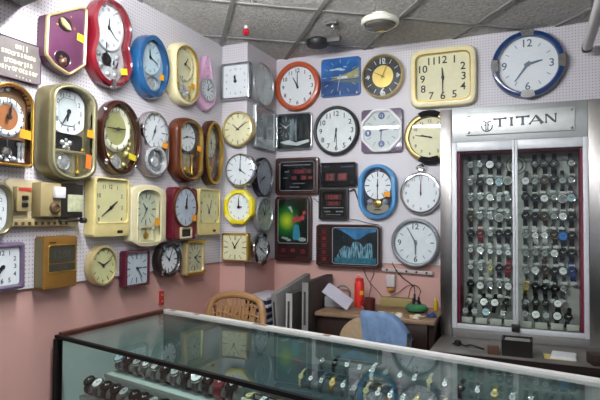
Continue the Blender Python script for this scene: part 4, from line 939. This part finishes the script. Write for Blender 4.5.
# ---------------------------------------------------------------- low ledge under the cabinet and what lies on it
blackw = M('black_laminate', '#1f1714', .35, var=.2, scale=6); greytop = M('grey_top', '#5f5b56', .35, var=.06)
led_ = thing('low_counter', 'dark low counter carrying the watch cabinet', 'counter', (.2, 3.05, 0))
P(led_, 'body', B(-.49, 1.2, 2.76, 3.386, 0, .69), blackw); P(led_, 'top', B(-.49, 1.2, 2.73, 3.386, .69, .72, .003), greytop); P(led_, 'edge_strip', B(-.49, 1.2, 2.722, 2.729, .686, .718), blackw)
r = thing('open_box', 'black open box on the low counter with grey lining', 'box', (-.09, 2.83, .72))
bm = bmesh.new()
for a in ((-.068, .068, -.06, -.054, 0, .075), (-.068, .068, .054, .06, 0, .075), (-.068, -.062, -.054, .054, 0, .075), (.062, .068, -.054, .054, 0, .075), (-.062, .062, -.054, .054, 0, .006)): box(bm, *a)
obj('body', bm, M('box_black', '#171210', .4), r)
bm = bmesh.new(); box(bm, -.058, .058, -.05, .05, .05, .068, .004); obj('contents', bm, M('box_lining', '#8c8d8a', .5, var=.3, scale=60), r)
bm = bmesh.new(); box(bm, -.03, .035, -.06, .06, 0, .03, .002); o = tag(obj('small_box', bm, M('small_brown', '#4d3020', .5)), 'small brown box left of the black open box', 'box'); o.location = (-.20, 2.80, .72); o.rotation_euler = (0, 0, .1); o.scale = (.8, .5, 1.1)
bm = bmesh.new(); tube(bm, spline([(-.40, 2.88, .727), (-.375, 2.90, .735), (-.34, 2.87, .727), (-.31, 2.89, .728), (-.27, 2.86, .727), (-.245, 2.84, .726)]), .0045, 8); lathe(bm, [(.012, .7215), (.018, .726), (.018, .742), (.01, .748), (.0005, .748)], (-.375, 2.885), 14)
tag(obj('cable', bm, black), 'black cable lying on the low counter under the left cabinet door', 'cable')
for k, (lab, a, rz, m, z, sx) in enumerate((('yellow sheet of paper under white papers on the low counter', (.095, 2.845), .05, M('paper_yellow', '#c9b56a', .6), .7205, .068), ('stack of white papers on the low counter right of the black box', (.112, 2.85), -.08, M('paper_white', '#d4d4d6', .6, var=.08, scale=80), .7225, .055))):
    bm = bmesh.new()
    for q in range(1 if k == 0 else 5): box(bm, -sx + .001 * q, sx - .001 * q, -.05, .05, .003 * q, .003 * q + .0025 if k else .0015)
    o = tag(obj('paper', bm, m), lab, 'paper'); o.location = (*a, z); o.rotation_euler = (0, 0, rz)
bm = bmesh.new(); box(bm, -.05, .05, -.04, .04, 0, .05, .004); o = tag(obj('dark_case', bm, M('case_leather', '#2a1a14', .5)), 'dark case at right end of the low counter', 'case'); o.location = (.262, 2.79, .72); o.rotation_euler = (0, 0, .3)

# ---------------------------------------------------------------- work desk against the back wall
deskw = M('desk_wood', '#806650', .4, var=.2, scale=6); deskd = M('desk_dark', '#22140f', .4, var=.2, scale=5)
r = thing('work_desk', 'dark brown work desk with drawer against the pink wall', 'desk', (-.86, 3.18, 0))
P(r, 'desk_top', B(-1.195, -.505, 2.96, 3.386, .795, .82, .004), deskw)
P(r, 'side_panel', B(-1.19, -1.165, 2.99, 3.38, 0, .795), deskd); P(r, 'side_panel', B(-.54, -.51, 2.99, 3.38, 0, .795), deskd); P(r, 'back_panel', B(-1.165, -.54, 3.2, 3.22, .1, .795), deskd)
dr = P(r, 'drawer', B(-.80, -.545, 2.975, 3.19, .65, .793, .004), deskd); bm = bmesh.new(); tube(bm, [(-.72, 2.973, .71), (-.72, 2.96, .71), (-.62, 2.96, .71), (-.62, 2.973, .71)], .005, 8); obj('handle', bm, gunmetal, dr)
P(r, 'cupboard', B(-1.164, -.82, 2.985, 3.19, .0, .792, .003), deskd)
DZ = .82
r = thing('water_bottle', 'red water bottle with loop cap standing on the desk', 'bottle', (-1.01, 3.24, DZ))
bm = bmesh.new(); lathe(bm, [(.0005, 0), (.029, 0), (.031, .006), (.031, .14), (.026, .155), (.0005, .155)], n=28); obj('body', bm, M('bottle_red', '#cc2a22', .3, coat=.3), r)
bm = bmesh.new(); lathe(bm, [(.026, .155), (.026, .172), (.022, .176), (.0005, .176)], n=28); obj('cap', bm, M('cap_red', '#c62a24', .35), r)
bm = bmesh.new(); tube(bm, [(.018 * math.cos(t), 0, .176 + .02 * math.sin(t)) for t in [PI * i / 10 for i in range(11)]], .005, 8); obj('loop', bm, M('cap_pale', '#d98a80', .4), r)
bm = bmesh.new(); loft(bm, [([(.0316 * math.cos(t), .0316 * math.sin(t)) for t in [-1.2 + .9 * i / 8 for i in range(9)]] + [(.030 * math.cos(t), .030 * math.sin(t)) for t in [-.3 - .9 * i / 8 for i in range(9)]], z) for z in (.075, .10)]); obj('label_patch', bm, M('label_yellow', '#d9a23a', .5), r)
r = thing('mug', 'dark red brown mug on the desk right of the red bottle', 'mug', (-.91, 3.12, DZ))
bm = bmesh.new(); lathe(bm, [(.0005, 0), (.030, 0), (.033, .006), (.035, .075), (.032, .075), (.030, .01), (.0005, .01)], n=28); obj('body', bm, M('mug_brown', '#4a1b16', .3), r)
bm = bmesh.new(); tube(bm, [(-.032 - .022 * math.sin(t), 0, .038 + .024 * math.cos(t)) for t in [PI * i / 10 for i in range(11)]], .004, 8); obj('handle', bm, M('mug_brown', '#4a1b16', .3), r)
bm = bmesh.new(); box(bm, -.1, .1, -.03, .03, 0, .055, .002); o = tag(obj('carton', bm, M('carton_tan', '#8c7c4c', .6)), 'long tan carton at the back of the desk behind the mug', 'box'); o.location = (-.80, 3.345, DZ)
r = thing('green_pot', 'round green pot with black clamp standing on the desk', 'pot', (-.648, 3.2, DZ))
bm = bmesh.new(); lathe(bm, [(.0005, 0), (.04, 0), (.066, .014), (.068, .028), (.055, .042), (.03, .048), (.0005, .05)], n=36); obj('body', bm, M('pot_green', '#2f6b45', .3, coat=.4), r)
bm = bmesh.new(); lathe(bm, [(.026, .048), (.022, .062), (.012, .07), (.0005, .07)], n=20); box(bm, -.018, -.006, -.006, .006, .06, .105, .002); box(bm, .006, .018, -.006, .006, .06, .09, .002); obj('clamp', bm, black, r)
r = thing('small_bottle', 'small yellow bottle at right end of the desk', 'bottle', (-.555, 3.3, DZ))
bm = bmesh.new(); lathe(bm, [(.0005, 0), (.014, 0), (.015, .004), (.015, .045), (.007, .055), (.0005, .055)], n=20); obj('body', bm, M('oil_yellow', '#b89a2e', .25), r)
bm = bmesh.new(); lathe(bm, [(.007, .055), (.008, .058), (.007, .075), (.0005, .075)], n=16); obj('cap', bm, M('cap_yellow', '#d3bd52', .4), r)
bm = bmesh.new(); n = 12; V = []
for i in range(n):
    for j in range(n):
        a, b = i / (n - 1) - .5, j / (n - 1) - .5
        V.append(bm.verts.new((a * .06, b * .05, .012 + .008 * math.sin(9 * a + 3 * b) + .006 * math.sin(13 * b) - .03 * (a * a + b * b))))
for i in range(n - 1):
    for j in range(n - 1): bm.faces.new((V[i*n+j], V[(i+1)*n+j], V[(i+1)*n+j+1], V[i*n+j+1]))
bmesh.ops.solidify(bm, geom=bm.faces[:], thickness=.003)
o = tag(obj('blue_rag', bm, M('rag_blue', '#2b4a8a', .8)), 'crumpled blue rag at right front corner of the desk', 'cloth'); o.location = (-.54, 3.07, DZ + .004)
# papers at the left of the desk
bm = bmesh.new(); box(bm, -.06, .045, -.05, .05, 0, .06, .003); o = tag(obj('white_box', bm, M('carton_white', '#c7c7c9', .6)), 'low white box under the tilted paper sheets at left end of the desk', 'box'); o.location = (-1.15, 3.2, DZ); o.rotation_euler = (0, 0, .1)
bm = bmesh.new()
for q in range(6): box(bm, -.088 + .002 * q, .088 + .001 * q, -.065 - .001 * q, .065, .002 * q, .002 * q + .0016)
o = tag(obj('paper_pad', bm, M('paper_lilac', '#c9c7d4', .6, var=.06, scale=90)), 'pad of white paper sheets leaning across a box on the desk', 'paper'); o.location = (-1.108, 3.10, DZ + .074); o.rotation_euler = (.35, .62, .25)
bm = bmesh.new(); tube(bm, [(.05 * math.cos(t), .0, .055 + .05 * math.sin(t)) for t in [2 * PI * i / 28 for i in range(28)]], .006, 8, True); o = tag(obj('tape_roll', bm, M('roll_grey', '#6d6a68', .5)), 'grey ring standing behind the tilted papers on the desk', 'roll'); o.location = (-1.155, 3.345, DZ + .002)
# watch maker's clutter
rr = random.Random(21); cl = [('#b9a06a', 'tan'), ('#cfc7b0', 'cream'), ('#8f7a4a', 'brass'), ('#4a4440', 'dark'), ('#d9d6cc', 'white'), ('#a8a49c', 'grey')]
for k in range(18):
    hx, nm = cl[k % 6]; x, y = -.845 + (k % 9) * .034 + rr.uniform(-.01, .01), 2.99 + (k // 9) * .045 + rr.uniform(-.008, .008)
    if k % 3 == 0: bm = bmesh.new(); lathe(bm, [(.0005, 0), (.011, 0), (.012, .003), (.012, .009), (.009, .011), (.0005, .011)], n=16); kind = 'round tin'
    elif k % 3 == 1: bm = bmesh.new(); box(bm, -.014, .014, -.009, .009, 0, .009, .001); kind = 'small parts box'
    else: bm = bmesh.new(); tube(bm, [(-.024, 0, .004), (-.01, 0, .004), (.012, 0, .004), (.024, 0, .003)], [.003, .004, .003, .0015], 8); kind = 'screwdriver'
    o = tag(obj(kind.replace(' ', '_'), bm, M('bit_' + nm, hx, .5)), '%s %s, %s from left in %s row on desk' % (nm, kind, ORD[k % 9], 'front' if k < 9 else 'rear'), kind.split()[-1], 'small parts on the desk'); o.location = (x, y, DZ + .0005); o.rotation_euler = (0, 0, rr.uniform(-1, 1)); o.scale = (1.25, 1.25, 1.6) if k % 3 != 2 else (1, 1, 1)

# on the wall above the desk
r = thing('power_strip', 'white power strip with sockets on the pink wall below grey rimmed clock', 'power strip', (-.75, 3.399, 1.037), (PI/2, .035, 0))
bm = bmesh.new(); box(bm, -.155, .165, -.011, .011, 0, .03, .003); obj('body', bm, M('strip_white', '#b7aba6', .45), r)
for k in range(5):
    bm = bmesh.new(); lathe(bm, [(.007, .03), (.007, .0315), (.0005, .0315)], (-.12 + k * .062, 0), 14); obj('socket', bm, dark, r)
r = thing('plug_adapter', 'white plug adapter with amber base on the pink wall above the tan carton', 'adapter', (-.845, 3.399, .955), (PI/2, 0, 0))
bm = bmesh.new(); box(bm, -.028, .028, -.02, .055, 0, .045, .006); obj('body', bm, M('adapter_white', '#bdb6b4', .4), r)
bm = bmesh.new(); box(bm, -.022, .022, -.045, -.02, 0, .04, .004); obj('base', bm, M('adapter_amber', '#a3762a', .35), r)
bm = bmesh.new(); box(bm, -.024, .024, -.025, -.018, .0, .043, .002); obj('band', bm, M('adapter_dark', '#5c2c1e', .4), r)
def cable(label, pts, rad=.0025, m=None):
    bm = bmesh.new(); tube(bm, spline(pts), rad, 6); return tag(obj('cable', bm, m or black), label, 'cable')
cable('thin dark cable hanging from waterfall picture clock to behind the red bottle', [(-1.03, 3.385, 1.042), (-1.01, 3.388, .99), (-.985, 3.39, .95), (-.94, 3.38, .91), (-.90, 3.36, .873)])
cable('twisted brown cable running down the pink wall right of the red bottle', [(-.955, 3.385, 1.042), (-.965, 3.392, 1.0), (-.985, 3.392, .955), (-.98, 3.392, .92), (-.99, 3.392, .87), (-.985, 3.39, .82)], .002, M('cable_brown', '#5a2f26', .5))
cable('dark cable from grey rimmed clock down to the green pot', [(-.835, 3.36, 1.09), (-.80, 3.362, 1.03), (-.75, 3.38, .98), (-.70, 3.36, .95), (-.668, 3.24, .935), (-.66, 3.2, .928)], .003)
cable('brown looped cable between plug adapter and the green pot', [(-.85, 3.385, .875), (-.80, 3.385, .90), (-.745, 3.388, .945), (-.70, 3.388, .95), (-.67, 3.36, .945), (-.64, 3.27, .93), (-.636, 3.2, .913)], .0025, M('cable_brown', '#5a2f26', .5))
cable('brown cable curving from loop down to the desk beside green pot', [(-.70, 3.3975, .955), (-.725, 3.3975, .93), (-.735, 3.3975, .89), (-.745, 3.3975, .85), (-.75, 3.38, .823)], .0025, M('cable_brown', '#5a2f26', .5))
cable('black lead from small digital clock to the light blue clock', [(-1.12, 3.375, 1.54), (-1.09, 3.378, 1.55), (-1.07, 3.38, 1.50), (-1.052, 3.384, 1.46), (-1.045, 3.384, 1.43)], .0045)
cable('thin black lead between small digital clock and waterfall picture clock', [(-1.12, 3.375, 1.36), (-1.06, 3.382, 1.35), (-1.0, 3.382, 1.335), (-.93, 3.38, 1.325)], .0022)
cable('thin black lead between flower picture clock and small digital clock', [(-1.38, 3.375, 1.50), (-1.36, 3.38, 1.485), (-1.33, 3.375, 1.46)], .0022)

# ---------------------------------------------------------------- flat boxes and cartons on a bench in the corner
benchw = M('bench_wood', '#4a3323', .5, var=.2, scale=6)
r = thing('low_bench', 'low wooden bench in the corner under the stacked boxes', 'bench', (-1.44, 3.08, 0))
P(r, 'bench_top', B(-1.655, -1.20, 2.80, 3.39, .52, .55, .003), benchw)
for x in (-1.63, -1.225):
    for y in (2.83, 3.36): P(r, 'leg', B(x - .02, x + .02, y - .02, y + .02, 0, .52), benchw)
navyb = M('box_navy', '#232244', .5); whiteb = M('box_white', '#b9b7bf', .5, var=.06)
names = ['topmost', 'second', 'third', 'fourth', 'fifth', 'sixth', 'seventh', 'eighth']
for k in range(8):
    z = .55 + (7 - k) * .043
    bm = bmesh.new(); box(bm, -.085, .075, -.14, .16, 0, .028, .001)
    r = thing('flat_box', '%s white and navy flat box from the top of the corner stack' % names[k] if k else 'topmost white lidded flat box of the corner stack', 'box', (-1.535 + .004 * math.sin(k * 2.1), 3.0 + .005 * math.cos(k * 1.7), z), (0, 0, .04 * math.sin(k)), 'flat boxes stacked in the corner')
    obj('lid', B(-.085, .075, -.14, .17, .026, .0425, .001), whiteb, r); bm.free(); obj('tray', B(-.082, .072, -.137, .167, 0, .026), navyb, r)
cart = M('carton_grey', '#7f7c79', .6, var=.12, scale=12); cartd = M('carton_dark', '#3b3532', .6, var=.15, scale=12); cartl = M('carton_pale', '#a5a3a0', .6, var=.08, scale=20)
def flat_carton(label, loc, rot, L, H, T, m, sm, lab=True):
    r = thing('flat_carton', label, 'box', loc, rot, 'flat clock cartons standing on edge')
    obj('carton', B(-T/2, T/2, 0, L, 0, H, .002), sm, r); obj('end_flap', B(-T/2 + .001, T/2 - .001, -.0015, 0, .002, H - .002), m, r)
    bm = bmesh.new(); q = random.Random(int(H * 1e4)); z = H * .35
    box(bm, -T * .22, T * .12, -.0022, -.0015, H * .45, H * .88)
    obj('printed_text', bm, M('print_dark', '#2c2b2b', .6), r, smooth=0)
    obj('white_label', B(-T * .35, T * .35, -.0026, -.0016, H * .1, H * .3), M('label_white', '#c9c8c4', .5), r, smooth=0)
    return r
flat_carton('leftmost grey flat carton, tilted up toward the wall, right of the box stack', (-1.375, 2.84, .552), (.15, -.0, -.015), .49, .385, .034, cart, cart)
flat_carton('pale flat carton standing between two dark flat cartons', (-1.305, 2.84, .55), (0, 0, .0), .46, .385, .042, cartl, cartd)
flat_carton('tallest dark flat carton at left end of the desk', (-1.222, 2.88, .55), (0, 0, .06), .48, .447, .04, cart, cartd)

# ---------------------------------------------------------------- chairs
tanp = M('tan_plastic', '#a37c54', .35, var=.06, coat=.2)
r = thing('plastic_chair', 'tan moulded plastic chair with patterned back behind the counter', 'chair', (-1.645, 2.62, 0), (0, 0, 0))
W_ = .18
def back_y(z): return .13 + (z - .42) * .18
arcp = [(-W_ * .97, back_y(.43), .43), (-W_ * 1.04, back_y(.6), .60), (-W_ * 1.04, back_y(.76), .76), (-W_ * .93, back_y(.85), .85), (-W_ * .66, back_y(.885), .888), (0, back_y(.905), .905), (W_ * .66, back_y(.885), .888), (W_ * .93, back_y(.85), .85), (W_ * 1.04, back_y(.76), .76), (W_ * 1.04, back_y(.6), .60), (W_ * .97, back_y(.43), .43)]
bm = bmesh.new(); tube(bm, spline(arcp, 6), .021, 10); obj('back_frame', bm, tanp, r)
bm = bmesh.new(); Z0 = .50
for k in range(13):
    x = (-1 + 2 * k / 12) * W_ * .88; zt = .885 - .1 * abs(x / W_) ** 3
    tube(bm, [(x, back_y(Z0), Z0), (x * .92, back_y(.7) + .006, .7), (x, back_y(zt), zt)], .0075, 6)
for z in (.54, .6, .66, .72, .78, .83):
    tube(bm, spline([(-W_ * .98, back_y(z), z), (-W_ * .5, back_y(z) + .004, z + .02), (0, back_y(z) + .006, z - .004), (W_ * .5, back_y(z) + .004, z + .02), (W_ * .98, back_y(z), z)], 5), .006, 6)
for k in range(-2, 3):       # leaf shapes pressed into the lattice
    for z in (.70, .76, .81):
        c_ = Vector((k * .055, back_y(z) + .002, z)); vs = [(.026 * math.sin(t) * .7, .027 * math.cos(t)) for t in [2 * PI * i / 10 for i in range(10)]]
        f0 = [bm.verts.new(c_ + Vector((a + .4 * b, -.004, b))) for a, b in vs]; f1 = [bm.verts.new(c_ + Vector((a + .4 * b, .006, b))) for a, b in vs]
        bm.faces.new(f0); bm.faces.new(f1[::-1])
        for i in range(10): bm.faces.new((f0[i], f0[i-1], f1[i-1], f1[i]))
obj('back_lattice', bm, tanp, r)
bm = bmesh.new(); slab(bm, sup(.2, .18, 6, c=(0, -.03)), .40, .43, .01); obj('seat', bm, tanp, r)
for x in (-.165, .165):
    for y in (-.18, .11):
        bm = bmesh.new(); tube(bm, [(x * 1.12, y * 1.05 + (.02 if y > 0 else -.0), 0), (x, y, .40)], [.016, .022], 10); obj('leg', bm, tanp, r)

beigef = M('beige_fabric', '#8c775c', .8, var=.1, scale=60)
r = thing('padded_chair', 'beige padded chair in front of the desk with a blue towel over it', 'chair', (-.73, 2.42, 0), (0, 0, -.15))
bm = bmesh.new(); loft(bm, [(grow(q, d), z) for q in [smooth_o(polyr([(-.17, -.2), (.17, -.2), (.185, .05), (.16, .14), (.10, .185), (0, .2), (-.10, .185), (-.165, .13), (-.185, .05)]), 2)] for d, z in ((-.025, 0), (-.006, .006), (0, .02), (0, .05), (-.006, .064), (-.025, .07))])
o = obj('backrest', bm, beigef, r); o.location = (0, .13, .70); o.rotation_euler = (PI/2 - .1, 0, 0)
bm = bmesh.new(); slab(bm, sup(.2, .17, 5, c=(0, -.10)), .40, .46, .015); obj('seat', bm, beigef, r)
for x in (-.1, .1):
    bm = bmesh.new(); tube(bm, [(x, .07, .41), (x, .11, .52)], .012, 8); obj('back_support', bm, gunmetal, r)
for x in (-.16, .16):
    for y in (-.23, .04):
        bm = bmesh.new(); tube(bm, [(x, y, 0), (x, y, .40)], .014, 8); obj('leg', bm, gunmetal, r)
# towel draped over the back: behind, over the top, down the front
bm = bmesh.new(); nu, nv = 26, 30; g_ = []
def drape(u, v):
    x = -.045 + .215 * u
    top = .205 - .12 * max(0, (abs(x) - .07) / .12) ** 2
    q = v * .42 - .08          # distance along the cloth from the ridge, front is positive
    wr = .009 * math.sin(15 * u + 3 * v) + .005 * math.sin(33 * u - 4 * v)
    x2 = x + .10 * max(0, q) + .02 * math.sin(5 * v) * (u - .5)
    if q > 0:
        a = min(q / .045, PI / 2); z = top + .012 - max(0, q - .07) - .02 * (1 - math.cos(a)); y = -.012 - .03 * math.sin(a) - abs(wr) * min(1, q * 10) - .01 * q
        y -= .004
    else: z = top + .012 + q * .9 * (1 if q < -.03 else .5) ; y = .035 * min(1, -q / .04) - .012 * (1 + q / .08) + abs(wr) * .3 + .02
    return Vector((x2, y, z))
for i in range(nu):
    g_.append([bm.verts.new(drape(i / (nu - 1), j / (nv - 1))) for j in range(nv)])
for i in range(nu - 1):
    for j in range(nv - 1): bm.faces.new((g_[i][j], g_[i+1][j], g_[i+1][j+1], g_[i][j+1]))
bmesh.ops.solidify(bm, geom=bm.faces[:], thickness=-.005)
o = tag(obj('towel', bm, M('towel_blue', '#86a3c6', .85, var=.12, scale=30, bump=.2, bscale=200), smooth=60), 'blue towel draped over the beige chair', 'towel')
o.location = (-.718, 2.505, .712); o.rotation_euler = (-.1, 0, -.15)

# ---------------------------------------------------------------- glass display counter
CT = thing('display_counter', 'long glass display counter with black front rail and white back edge', 'counter', (-1.83, 1.665, 0), (0, 0, CA))
SL = -.1185 / .668; TD = .668; SR = 3.3
lam = M('counter_laminate', '#b9c6c2', .45, var=.03); lamd = M('shelf_teal', '#384a50', .35, var=.06); plinth = M('plinth_brown', '#3a2218', .4, var=.2, scale=6)
def cq(t0, t1, s1=SR, ins=0): return [(SL * t0 + ins, t0), (s1, t0), (s1, t1), (SL * t1 + ins, t1)]
def cpart(name, pts, z0, z1, m): bm = bmesh.new(); prism(bm, pts, z0, z1); return obj(name, bm, m, CT, 0)
cpart('plinth', cq(.03, TD - .02, ins=.02), 0, .30, plinth); cpart('deck', cq(.0, TD, ins=0), .30, .34, lam)
cpart('side_panel', [(SL * .02, .022), (SL * .02 + .018, .022), (SL * (TD - .02) + .018, TD - .02), (SL * (TD - .02), TD - .02)], .34, .868, lam)
cpart('back_panel', [(SL * TD + .02, TD - .018), (SR, TD - .018), (SR, TD - .004), (SL * TD + .02, TD - .004)], .34, .868, M('counter_back', '#6d7b79', .45, var=.05))
cpart('front_glass', [(.024, .006), (SR, .006), (SR, .011), (.024, .011)], .34, .864, TOPGLASS)
cpart('top_glass', cq(.018, TD - .03, ins=.028), .872, .88, TOPGLASS)
cpart('front_rail', [(-.0, -.002), (SR, -.002), (SR, .014), (-.0, .014)], .8665, .8805, M('rail_black', '#08080a', .6, spec=.2))
cpart('corner_post', [(-.004, -.005), (.024, -.005), (.024, .021), (-.004, .021)], .30, .8635, M('rail_black', '#08080a', .6, spec=.2))
cpart('side_trim', [(SL * .017, .018), (SL * .017 + .027, .018), (SL * TD + .027, TD), (SL * TD, TD)], .8685, .888, M('trim_brown', '#4a261b', .35, var=.2, scale=12))
cpart('back_trim', [(SL * TD + .029, TD - .03), (SR, TD - .03), (SR, TD), (SL * TD + .029, TD)], .868, .889, M('trim_white', '#cfccc8', .4, var=.04, scale=6))
bm = bmesh.new(); q = random.Random(4)
for s in (-.05, .13, .52, .56, .9): box(bm, s, s + q.uniform(.03, .07), TD - .029, TD - .006, .8891, .8896)
obj('worn_patches', bm, M('worn_brown', '#7a5a3e', .6), CT, 0)
cpart('step', [(.205, .10), (SR, .10), (SR, .225), (.205, .225)], .34, .735, lam); cpart('step', [(.135, .03), (SR, .03), (SR, .099), (.135, .099)], .34, .652, lam)
pale = M('step_edge', '#a9b0a8', .4)
cpart('step_edge', [(.205, .094), (SR, .094), (SR, .0995), (.205, .0995)], .722, .737, pale)
cpart('tray_shelf', [(.55, .27), (SR, .27), (SR, TD - .03), (.45, TD - .03)], .742, .765, lamd)
cpart('shelf_edge', [(.55, .262), (SR, .262), (SR, .269), (.55, .269)], .742, .768, M('shelf_edge_grey', '#6f7d7e', .35))
cpart('shelf_riser', [(.9, .50), (SR, .50), (SR, .515), (.9, .515)], .765, .79, lamd)
for s in (1.25, 2.05, 2.75): cpart('divider', [(s, .28), (s + .006, .28), (s + .006, TD - .032), (s, TD - .032)], .765, .866, DOORGLASS)
cush = M('cushion_grey', '#8f908c', .7, var=.06)
def cw(s, t, z): # counter frame to the world
    return (-1.83 + s * math.cos(CA) - t * math.sin(CA), 1.665 + s * math.sin(CA) + t * math.cos(CA), z)
cme = bmesh.new(); loft(cme, [(ell(.0195, .0155, n=20, c=(0, 0)), -.016), (ell(.0205, .0165, n=20), -.012), (ell(.0205, .0165, n=20), .012), (ell(.0195, .0155, n=20), .016)])
CUSH = None
rr = random.Random(12)
def cushion_row(where, codes, s0, ds, t, z, grp, tilt=.6, sc=1.3):
    for k, cde in enumerate(codes):
        lab = '%s, %s from left in %s' % (WC[cde][0], ORD[k], where)
        s = s0 + ds * k
        # the loop hangs below the dial; its centre is the cushion
        ctr = Vector(cw(s, t, z + .0275 * sc)); rot = Matrix.Rotation(CA, 4, 'Z') @ Matrix.Rotation(rr.uniform(-.12, .12), 4, 'Z') @ Matrix.Rotation(tilt, 4, 'X')
        w_ = watch(cde, lab, ctr + rot.to_3x3() @ Vector((0, 0, .021 * sc)), rot.to_euler(), grp, True, sc)
        c_ = inst('watch_cushion', CUSHME, None); c_.matrix_world = Matrix.Translation(ctr) @ rot @ Matrix.Rotation(PI/2, 4, 'Y') @ Matrix.Rotation(PI/2, 4, 'Z') @ Matrix.Scale(sc, 4)
        tag(c_, 'grey cushion inside %s watch in %s' % (ORD[k], where), 'cushion', 'watch cushions in the counter')
o = obj('cushion_source', cme, cush); CUSHME = o.data; CUSHME.name = 'watch_cushion'; bpy.data.objects.remove(o)
cushion_row('upper front counter row', 'lksSqkskWkrk', .24, .0565, .162, .735, 'wristwatches on cushions in the counter front')
cushion_row('lower front counter row', 'kWkkskkskkS', .18, .057, .064, .652, 'wristwatches on cushions in the counter front')
# dark tray of small watches lying flat, beside the cushions
bm = bmesh.new(); box(bm, .915, 1.75, .104, .222, .7365, .744, .002); tray = thing('watch_tray', 'dark tray with white printed labels in the front of the counter', 'tray', (-1.83, 1.665, 0), (0, 0, CA))
obj('tray', bm, M('tray_dark', '#15131a', .4), tray)
bm = bmesh.new(); box(bm, .915, 1.75, .195, .222, .7445, .772, .002); obj('tray_back', bm, M('tray_dark', '#15131a', .4), tray)
bm = bmesh.new()
for k in range(13): box(bm, .925 + k * .062, .925 + k * .062 + .045, .1935, .1945, .756, .768)
obj('printed_labels', bm, M('tray_label', '#b8bcc4', .5), tray)
def flat_row(where, codes, s0, ds, t, z, grp, tilt=.25, sc=.95):
    for k, cde in enumerate(codes):
        lab = '%s, %s from left in %s' % (WC[cde][0], ORD[k], where)
        rot = Matrix.Rotation(CA, 4, 'Z') @ Matrix.Rotation(rr.uniform(-.1, .1), 4, 'Z') @ Matrix.Rotation(tilt, 4, 'X')
        watch(cde, lab, cw(s0 + ds * k, t, z + .004 + sc * (.016 * math.cos(tilt) + .046 * math.sin(tilt))), rot.to_euler(), grp, False, sc)
flat_row('dark counter tray', 'yqgSgSgySsgyg', .94, .062, .148, .7445, 'small watches in the dark counter tray', .3)
flat_row('front counter shelf row', 'ySqgSsySSqgSyS', 1.0, .044, .36, .765, 'watches on the counter shelf', .95, .75)
flat_row('rear counter shelf row', 'skSqwsSqySkSgsqSqs', .96, .055, .56, .772, 'watches on the counter shelf', .95, .75)

# ---------------------------------------------------------------- daylight from the open shop front, camera
w = bpy.data.worlds.new('street_light'); SC.world = w; w.use_nodes = True; nt = w.node_tree
bg = nt.nodes['Background']; bg.inputs['Strength'].default_value = SKY
sky = nt.nodes.new('ShaderNodeTexSky'); sky.sky_type = 'HOSEK_WILKIE'; sky.turbidity = 6; sky.sun_direction = (.3, .5, .8)
mixn = nt.nodes.new('ShaderNodeMixRGB'); mixn.inputs['Fac'].default_value = .6; mixn.inputs['Color2'].default_value = (.75, .8, .9, 1)
nt.links.new(sky.outputs[0], mixn.inputs['Color1']); nt.links.new(mixn.outputs[0], bg.inputs['Color'])

cd = bpy.data.cameras.new('camera'); cam = bpy.data.objects.new('camera', cd); COL.objects.link(cam)
cd.sensor_width = 36; cd.lens = 36 * 542 / 600; cd.clip_start = .02
yaw, pit, rol = math.radians(23.6), math.radians(1.65), math.radians(.35)
fw = Vector((-math.sin(yaw) * math.cos(pit), math.cos(yaw) * math.cos(pit), math.sin(pit))); r0 = Vector((math.cos(yaw), math.sin(yaw), 0)); u0 = r0.cross(fw)
up = u0 * math.cos(rol) - r0 * math.sin(rol); rt = r0 * math.cos(rol) + u0 * math.sin(rol)
mt = Matrix((rt, up, -fw)).transposed().to_4x4(); mt.translation = (0, 0, 1.38); cam.matrix_world = mt
SC.camera = cam
SC.view_settings.view_transform = 'Standard'; SC.view_settings.look = 'None'; SC.view_settings.gamma = 1; SC.view_settings.use_curve_mapping = False
SC.view_settings.exposure = EXPO
SC.cycles.max_bounces = 8; SC.cycles.transparent_max_bounces = 16; SC.cycles.sample_clamp_indirect = 6; SC.cycles.caustics_reflective = False
SC.cycles.use_denoising = True
